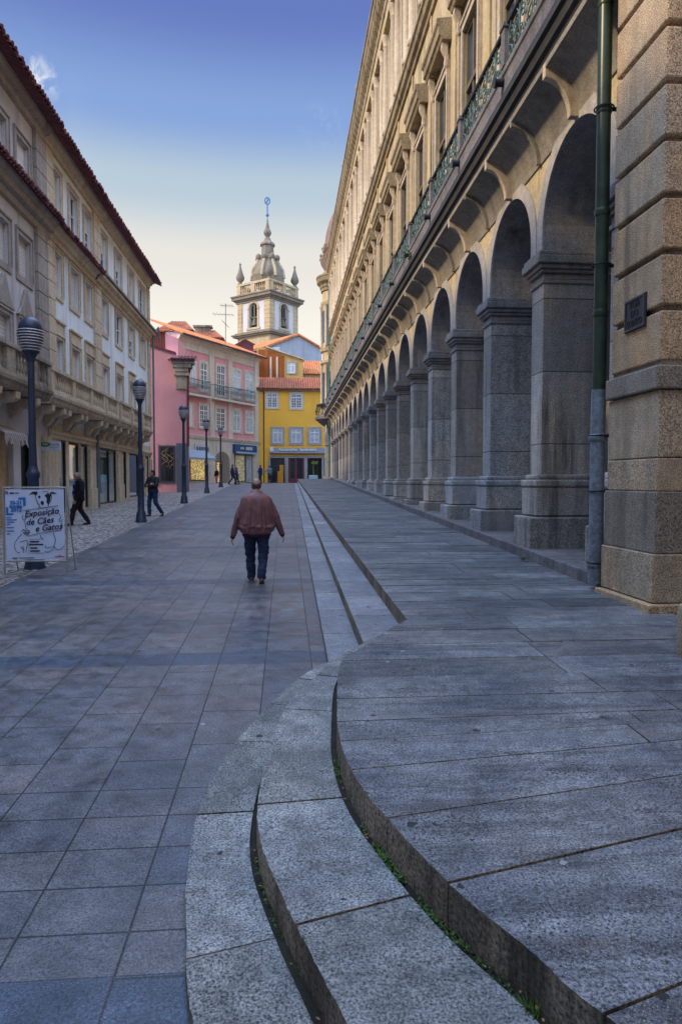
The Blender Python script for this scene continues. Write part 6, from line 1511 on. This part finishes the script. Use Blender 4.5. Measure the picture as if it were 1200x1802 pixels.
    torso = J.get('torso') or [(hem, .185 * g2, .145 * g2, .0), (hem + .05, .20 * g2, .155 * g2, .01), (1.0, .205 * g2, .16 * g2, .02), (1.14, .205 * g2, .155 * g2, .02), (1.28, .215 * g2, .15 * g2, .01), (1.38, .215 * g2, .14 * g2, 0), (1.45, .17 * g2, .115 * g2, -.005), (1.50, .095, .085, -.01), (1.535, .078, .075, -.005)]
    U_ = [('l', torso), ('c', sl + Vector((.02, 0, -.01)), sr + Vector((-.02, 0, -.01)), .085, .085)]
    for s, sh in (('l', sl), ('r', sr)):
        e = V_['el' + s]; wv = V_['wr' + s]; U_ += [('c', sh, e, .085 + puff * .25, .070 + puff * .2), ('c', e, wv, .068 + puff * .2, .048 + puff * .1)]
    dsp = folds(.010 + puff * .12, 6, 7, 1.0)
    if top == 'bomber':
        def dsp(c, f0=folds(.007, 5, 4, 1.0)):
            if abs(c.x) > .33: return f0(c)
            a = max(0, min(1, (1.42 - c.z) / .25)) * max(0, min(1, (c.z - .83) / .10))
            u = c.x / (.55 + .5 * (1.45 - c.z)); fan = mnoise.noise(Vector((u * 11, .3, c.z * 1.1))) + .5 * mnoise.noise(Vector((u * 24, 4.2, c.z * 2.0)))
            low = math.exp(-((c.z - .93) / .07) ** 2) * mnoise.noise(Vector((c.x * 11, 7.7, c.z * 16)))
            return f0(c) + (.052 * a * fan + .03 * low if c.y < .08 else 0)
    jk = skin(top if top in ('jacket', 'coat', 'shirt', 'sweater') else 'jacket', U_, mats['top'], root, Mw, voxel, 4, dsp)
    if extras: extras(root, Mw, V_, hp)
    return root

def walkJ(l_fwd=.22, arm=.10, sh=.185, wid=.09, elx=.26, wrx=.29, wrz=.83):
    """walking joints: left leg forward by l_fwd"""
    f = l_fwd
    return dict(shl=(-sh, 0, 1.42), shr=(sh, 0, 1.42), hil=(-wid, 0, .93), hir=(wid, 0, .93), knl=(-wid, f * .62 + .03, .51), knr=(wid, -f * .25 + .05, .51), anl=(-wid, f, .085), anr=(wid, -f * .95, .11),
                ftl=(0, 1, .02), ftr=(0, 1, -.22), ell=(-elx, -arm * .6 - .02, 1.13), elr=(elx, arm * .5 - .02, 1.13), wrl=(-wrx, -arm + .05, wrz), wrr=(wrx, arm + .08, wrz))
def leather(name, c1, c2):
    k = NB(name); p = k.pos(); f = k.noise(p, 6, 5, .65); g2_ = k.noise(p, 40, 3)
    return k.fin(k.mix(k.rng(f, .3, .7), c1, c2), k.rng(f, .3, .7, .28, .48), g2_, .25, .004, .5)
BROWN_LEATHER = leather('maroon brown leather', (.16, .064, .070), (.27, .122, .122))
NAVY = flat('navy cloth', (.030, .045, .095), .85, .2, 0, .4, 7); DARK = flat('black cloth', (.012, .013, .020), .85, .2, 0, .35, 7)
DENIM = flat('blue denim', (.025, .05, .14), .85, .2, 0, .35, 6)
HAIR_G = flat('grey brown hair', (.085, .07, .062), .8); HAIR_GR = flat('grey hair', (.20, .20, .21), .8); HAIR_D = flat('dark hair', (.015, .012, .012), .6)
BROWNSHOE = flat('tan brown shoe', (.22, .085, .035), .5); BLACKSHOE = flat('black shoe', (.015, .013, .014), .4)
# walking man seen from behind
wp = gnd(452, 1024); wp.z = zg(wp.y)
J = walkJ(.20, .04, .20, .105, .36, .42, .80); J['head'] = (.0, .04, 1.645); J['neck'] = (0, .0, 1.50); J['anl'] = (-.095, .22, .075); J['anr'] = (.085, -.16, .105); J['knl'] = (-.115, .17, .5); J['knr'] = (.11, .02, .5); J['shl'] = (-.215, 0, 1.41); J['shr'] = (.215, 0, 1.41)
J['elr'] = (.315, -.01, 1.12); J['wrr'] = (.425, .05, .83); J['ell'] = (-.30, -.01, 1.11); J['wrl'] = (-.395, .04, .80)
J['torso'] = [(.80, .235, .18, .01), (.835, .25, .19, .01), (.87, .29, .215, .015), (.93, .315, .235, .02), (1.02, .315, .235, .02), (1.14, .305, .22, .01), (1.26, .295, .20, .0), (1.36, .283, .175, -.01), (1.42, .262, .155, -.015), (1.462, .225, .135, -.018), (1.495, .17, .115, -.015), (1.525, .115, .10, -.01), (1.56, .09, .088, .0)]
J['shl'] = (-.195, 0, 1.345); J['shr'] = (.195, 0, 1.345)
def walk_extras(root, Mw, V_, hp):
    cuffm = flat('dark maroon knit', (.05, .016, .03), .9)
    skin('waistband', [('c', (-.13, 0, .835), (.13, 0, .835), .185, .185), ('l', [(.775, .225, .17, .01), (.79, .24, .182, .01), (.83, .248, .19, .01), (.845, .24, .18, .01)])][1:], cuffm, root, Mw, .01, 3)
    for s in 'lr':
        e, w = V_['el' + s], V_['wr' + s]; d = (w - e).normalized(); skin('cuff', [('c', w - d * .02, w + d * .03, .048, .044)], cuffm, root, Mw, .008, 2)
    skin('collar', [('c', (-.05, -.05, 1.515), (.05, -.05, 1.515), .045, .045), ('c', (-.075, -.01, 1.52), (-.05, .06, 1.50), .03, .03), ('c', (.075, -.01, 1.52), (.05, .06, 1.50), .03, .03)], BROWN_LEATHER, root, Mw, .009, 3)
person('bald heavy man in a brown leather jacket walking away down the middle of the street', tuple(wp), R(1.5), J, 1.77, None, dict(skin=SKIN, top=BROWN_LEATHER, trousers=NAVY, shoe=BROWNSHOE, hair=HAIR_G), 'bomber', 1.30, 0, 'fringe', .010, .80, walk_extras, .02)
# man in dark jacket and blue striped sweater walking left
mp = gnd(141, 924); mp.z = zg(mp.y)
J = walkJ(.27, .03, .18); J['wrl'] = (-.26, .12, .84); J['ell'] = (-.25, -.06, 1.12); J['head'] = (0, .07, 1.61); J['hdl'] = (0, .35, -1); J['palml'] = (1, .2, 0)
k = NB('blue striped sweater'); sz_ = k.n('ShaderNodeSeparateXYZ'); k.l(k.pos(), sz_.inputs[0])
k.fin(k.mix(k.math('LESS_THAN', k.math('MODULO', k.math('ADD', sz_.outputs['Z'], 0.0), .20), .085), (.012, .014, .05), (.05, .16, .55)), .9)
STRIPE = k.m
def sweater_extras(root, Mw, V_, hp):
    skin('sweater', [('e', (.0, .125, 1.25), (.125, .085, .21)), ('e', (.0, .14, 1.06), (.135, .09, .18))], STRIPE, root, Mw, .011, 3)
    skin('shirt_collar', [('c', (-.055, .03, 1.50), (-.02, .095, 1.42), .02, .015), ('c', (.055, .03, 1.50), (.02, .095, 1.42), .02, .015)], flat('pale blue collar', (.35, .42, .52), .8), root, Mw, .008, 2)
person('grey haired man in a black jacket over a blue striped sweater walking past the shops', tuple(mp), R(108), J, 1.72, None, dict(skin=SKIN_D, top=DARK, trousers=flat('black trousers', (.010, .010, .016), .85), shoe=BLACKSHOE, hair=HAIR_GR), 'jacket', 1.12, R(8), 'receding', .011, .80, sweater_extras, .02)
# man with crossed arms by the second lamp
mp = gnd(270, 908); mp.z = zg(mp.y)
J = dict(shl=(-.185, 0, 1.42), shr=(.185, 0, 1.42), hil=(-.09, 0, .93), hir=(.09, 0, .93), knl=(-.10, -.02, .50), knr=(.11, .10, .50), anl=(-.20, -.26, .11), anr=(.10, .10, .085), ftl=(-.2, 1, -.25), ftr=(.1, 1, .0),
         ell=(-.25, .10, 1.16), elr=(.25, .10, 1.16), wrl=(.02, .24, 1.14), wrr=(-.03, .21, 1.20), hdl=(1, -.2, .12), hdr=(-1, -.3, .1), palml=(0, -1, 0), palmr=(0, -1, 0), head=(0, .04, 1.62))
def camera_extras(root, Mw, V_, hp):
    b = MB(Mw); b.box(-.16, -.02, .17, .25, .90, 1.0); b.build('camera_bag', M['ink'], root, bevel=.015)
    b = MB(Mw); t = MB(Mw @ Matrix.Translation((-.09, .25, .95)) @ Matrix.Rotation(math.pi / 2, 4, 'X')); t.lathe([(.04, -.07), (.042, 0)], 0, 0, 14); b.M = None; b.add(t.v, t.f); b.build('camera_lens', M['iron_dark'], root)
    skin('scarf', [('c', (-.05, .03, 1.49), (.05, .03, 1.49), .035, .035), ('c', (0, .07, 1.47), (0, .10, 1.40), .03, .02)], flat('olive scarf', (.20, .19, .12), .9), root, Mw, .01, 2)
person('dark haired man with crossed arms in a black jacket and jeans beside the second lamp', tuple(mp), R(150), J, 1.74, None, dict(skin=SKIN, top=flat('black jacket', (.014, .015, .024), .6), trousers=DENIM, shoe=flat('dark brown shoe', (.06, .035, .025), .5), hair=HAIR_D), 'jacket', 1.0, R(-35) , 'short', .011, .90, camera_extras, .008)
# small figures at the end of the street
def far_person(px, py, lab, rot, J, H, top, tr, hairm, group=None, hair='short', skinm=SKIN, girth=1.0, **k_):
    p = gnd(px, py); p.z = zg(p.y)
    return person(lab, tuple(p), rot, J, H, group, dict(skin=skinm, top=top, trousers=tr, shoe=BLACKSHOE, hair=hairm), 'jacket', girth, 0, hair, .022, .85, None, .01)
def at_depth(px, Y):
    d = dpx(px, 850); p = EYE + d * (Y / d.y); p.z = zg(p.y); return p
def far_at(px, Y, lab, rot, J, H, top, tr, hairm, hair='short', girth=1.0):
    p = at_depth(px, Y); return person(lab, tuple(p), rot, J, H, None, dict(skin=SKIN, top=top, trousers=tr, shoe=BLACKSHOE, hair=hairm), 'jacket', girth, 0, hair, .022, .85, None, .01)
far_at(409, 62, 'man in a navy coat striding past the pale shop window of the pink house', R(-80), walkJ(.34, .12), 1.78, flat('navy coat', (.012, .02, .09), .8), NAVY, HAIR_D)
far_at(416.5, 62.6, 'shorter woman in purple blue clothes walking beside the man in the navy coat', R(-80), walkJ(.22, .10), 1.52, flat('violet top', (.06, .05, .13), .8), NAVY, HAIR_D, 'long')
far_at(458.5, 65, 'person in a royal blue jacket holding something before the yellow house corner', R(60), dict(walkJ(.05, .02), wrl=(-.08, .27, 1.12), wrr=(.08, .27, 1.14), ell=(-.24, .02, 1.12), elr=(.24, .02, 1.12), hdl=(.5, .6, .3), hdr=(-.5, .6, .3)), 1.72, flat('royal blue jacket', (.01, .025, .16), .8), flat('blue jeans', (.03, .06, .12), .8), HAIR_D, girth=1.15)
far_at(474.5, 65.6, 'person in a pale blue jacket reaching out beside the person in royal blue', R(40), dict(walkJ(.06, .02), wrl=(-.42, .30, 1.08), ell=(-.34, .12, 1.22), hdl=(-.6, .5, -.1)), 1.66, flat('pale blue jacket', (.17, .24, .36), .8), NAVY, HAIR_D)
far_at(381.5, 66, 'small figure with pink trousers standing in the lit archway of the pink house', R(150), walkJ(.05, .02), 1.35, DARK, flat('pink trousers', (.55, .12, .17), .8), HAIR_D, 'long')

# ------------------------------------------------------------------ weeds and moss in the joints
k = NB('leaf green'); f_ = k.noise(k.pos(), 30, 2); k.fin(k.mix(k.rng(f_, .3, .7), (.035, .085, .012), (.09, .17, .03)), .55, None); M['leaf'] = k.m
M['moss'] = flat('moss', (.03, .05, .012), .95, .1, 0, .5, 60)
def leaf(b, c, d, L, w, up=Vector((0, 0, 1))):
    d = d.normalized(); s = d.cross(up)
    s = s.normalized() if s.length > 1e-4 else Vector((1, 0, 0)); n = s.cross(d).normalized()
    p = [c, c + d * L * .35 + s * w * .5 + n * L * .05, c + d * L * .75 + s * w * .35, c + d * L, c + d * L * .75 - s * w * .35, c + d * L * .35 - s * w * .5 + n * L * .05]
    b.add(p, [(0, 1, 2), (0, 2, 3), (0, 3, 4), (0, 4, 5)])
def weed(px, py, z0, n, L, lab, grass=False, joint=None):
    c = gnd(px, py, z0)
    if joint: p_ = at_y(C3, joint); p_ = p_ + (p_ - CEN).normalized() * .024; c = Vector((p_.x, p_.y, .03 * p_.y + .20))
    b = MB(); random.seed(int(px))
    for i in range(n):
        a = random.random() * 6.28; e = random.uniform(.25, 1.2) if not grass else random.uniform(.7, 1.4)
        d = Vector((math.cos(a) * math.cos(e), math.sin(a) * math.cos(e), math.sin(e))); q = c + Vector((random.uniform(-.4, .4) * L, random.uniform(-.4, .4) * L, 0))
        if grass: b.tube([q, q + d * L * .6, q + d * L + Vector((d.x, d.y, -.3)) * L * .3], [.003, .002, .0006], 4)
        else: st = q + d * L * .6; b.tube([q, st], .002, 4); leaf(b, st, Vector((d.x, d.y, d.z * .2)), L * random.uniform(.5, .9), L * .42)
    return b.build('weed', M['leaf'], label=lab, cat='weed', origin=tuple(c), recalc=False)
weed(686, 1546, .225, 16, .042, 'bright green broad leaved weed in the curved step joint', False, 2.98)
weed(862, 1757, .225, 26, .06, 'dark grass tuft in the lowest part of the curved step joint', True, 2.2)
weed(921, 985, .42, 30, .07, 'small green tuft at the foot of the arcade kerb')
weed(577, 908, .225, 24, .08, 'green tuft growing along the straight steps', True)
b = MB(); c = RF.M @ Vector((20.9, .74, 8.95))
for i in range(60):
    a = random.random() * 6.28; e = random.uniform(-.5, 1.0); d = Vector((math.cos(a) * math.cos(e), math.sin(a) * math.cos(e), math.sin(e))); q = c + d * random.uniform(.02, .16); leaf(b, q, d, .11, .05)
b.build('weed', M['leaf'], label='leafy weed sprouting from the black balcony slab', cat='weed', origin=tuple(c), recalc=False)
ms = MB(); random.seed(11)
def scatter(curve, y0, y1, z, n, off):
    for i in range(n):
        y = random.uniform(y0, y1); p = at_y(curve, y); d_ = (p - CEN).normalized(); p = p + d_ * (abs(random.gauss(0, off)) + .003); q = Vector((p.x, p.y, .03 * y + z + .004))
        if mnoise.noise(Vector((p.x * 5, p.y * 5, 2.0))) < random.uniform(-.15, .30): continue
        a = random.random() * 6.28; leaf(ms, q, Vector((math.cos(a), math.sin(a), random.uniform(.2, 1.4))), random.uniform(.006, .022), random.uniform(.005, .013))
scatter(C3, 2.5, 4.4, .208, 2600, .020); scatter(C3, 1.6, 2.5, .205, 260, .015); scatter(C2, 2.0, 3.6, .05, 220, .010); scatter(C3, 2.8, 3.7, .212, 1500, .022)
ms.build('moss', M['leaf'], label='moss and tiny weeds in the joints of the curved steps', kind='stuff', recalc=False)
# fallen leaf litter in the joint
lt = MB()
for i in range(26):
    c_ = random.choice((C3, C2)); y = random.uniform(2.0, 4.0); p = at_y(c_, y); q = Vector((p.x - random.uniform(.003, .028), y, .03 * y + (.222 if c_ is C3 else .07)))
    a = random.random() * 6.28; leaf(lt, q, Vector((math.cos(a), math.sin(a), .15)), random.uniform(.012, .025), .01)
lt.build('leaf_litter', flat('dry leaf', (.35, .18, .06), .8), label='dry leaf scraps in the joints of the curved steps', kind='stuff', recalc=False)
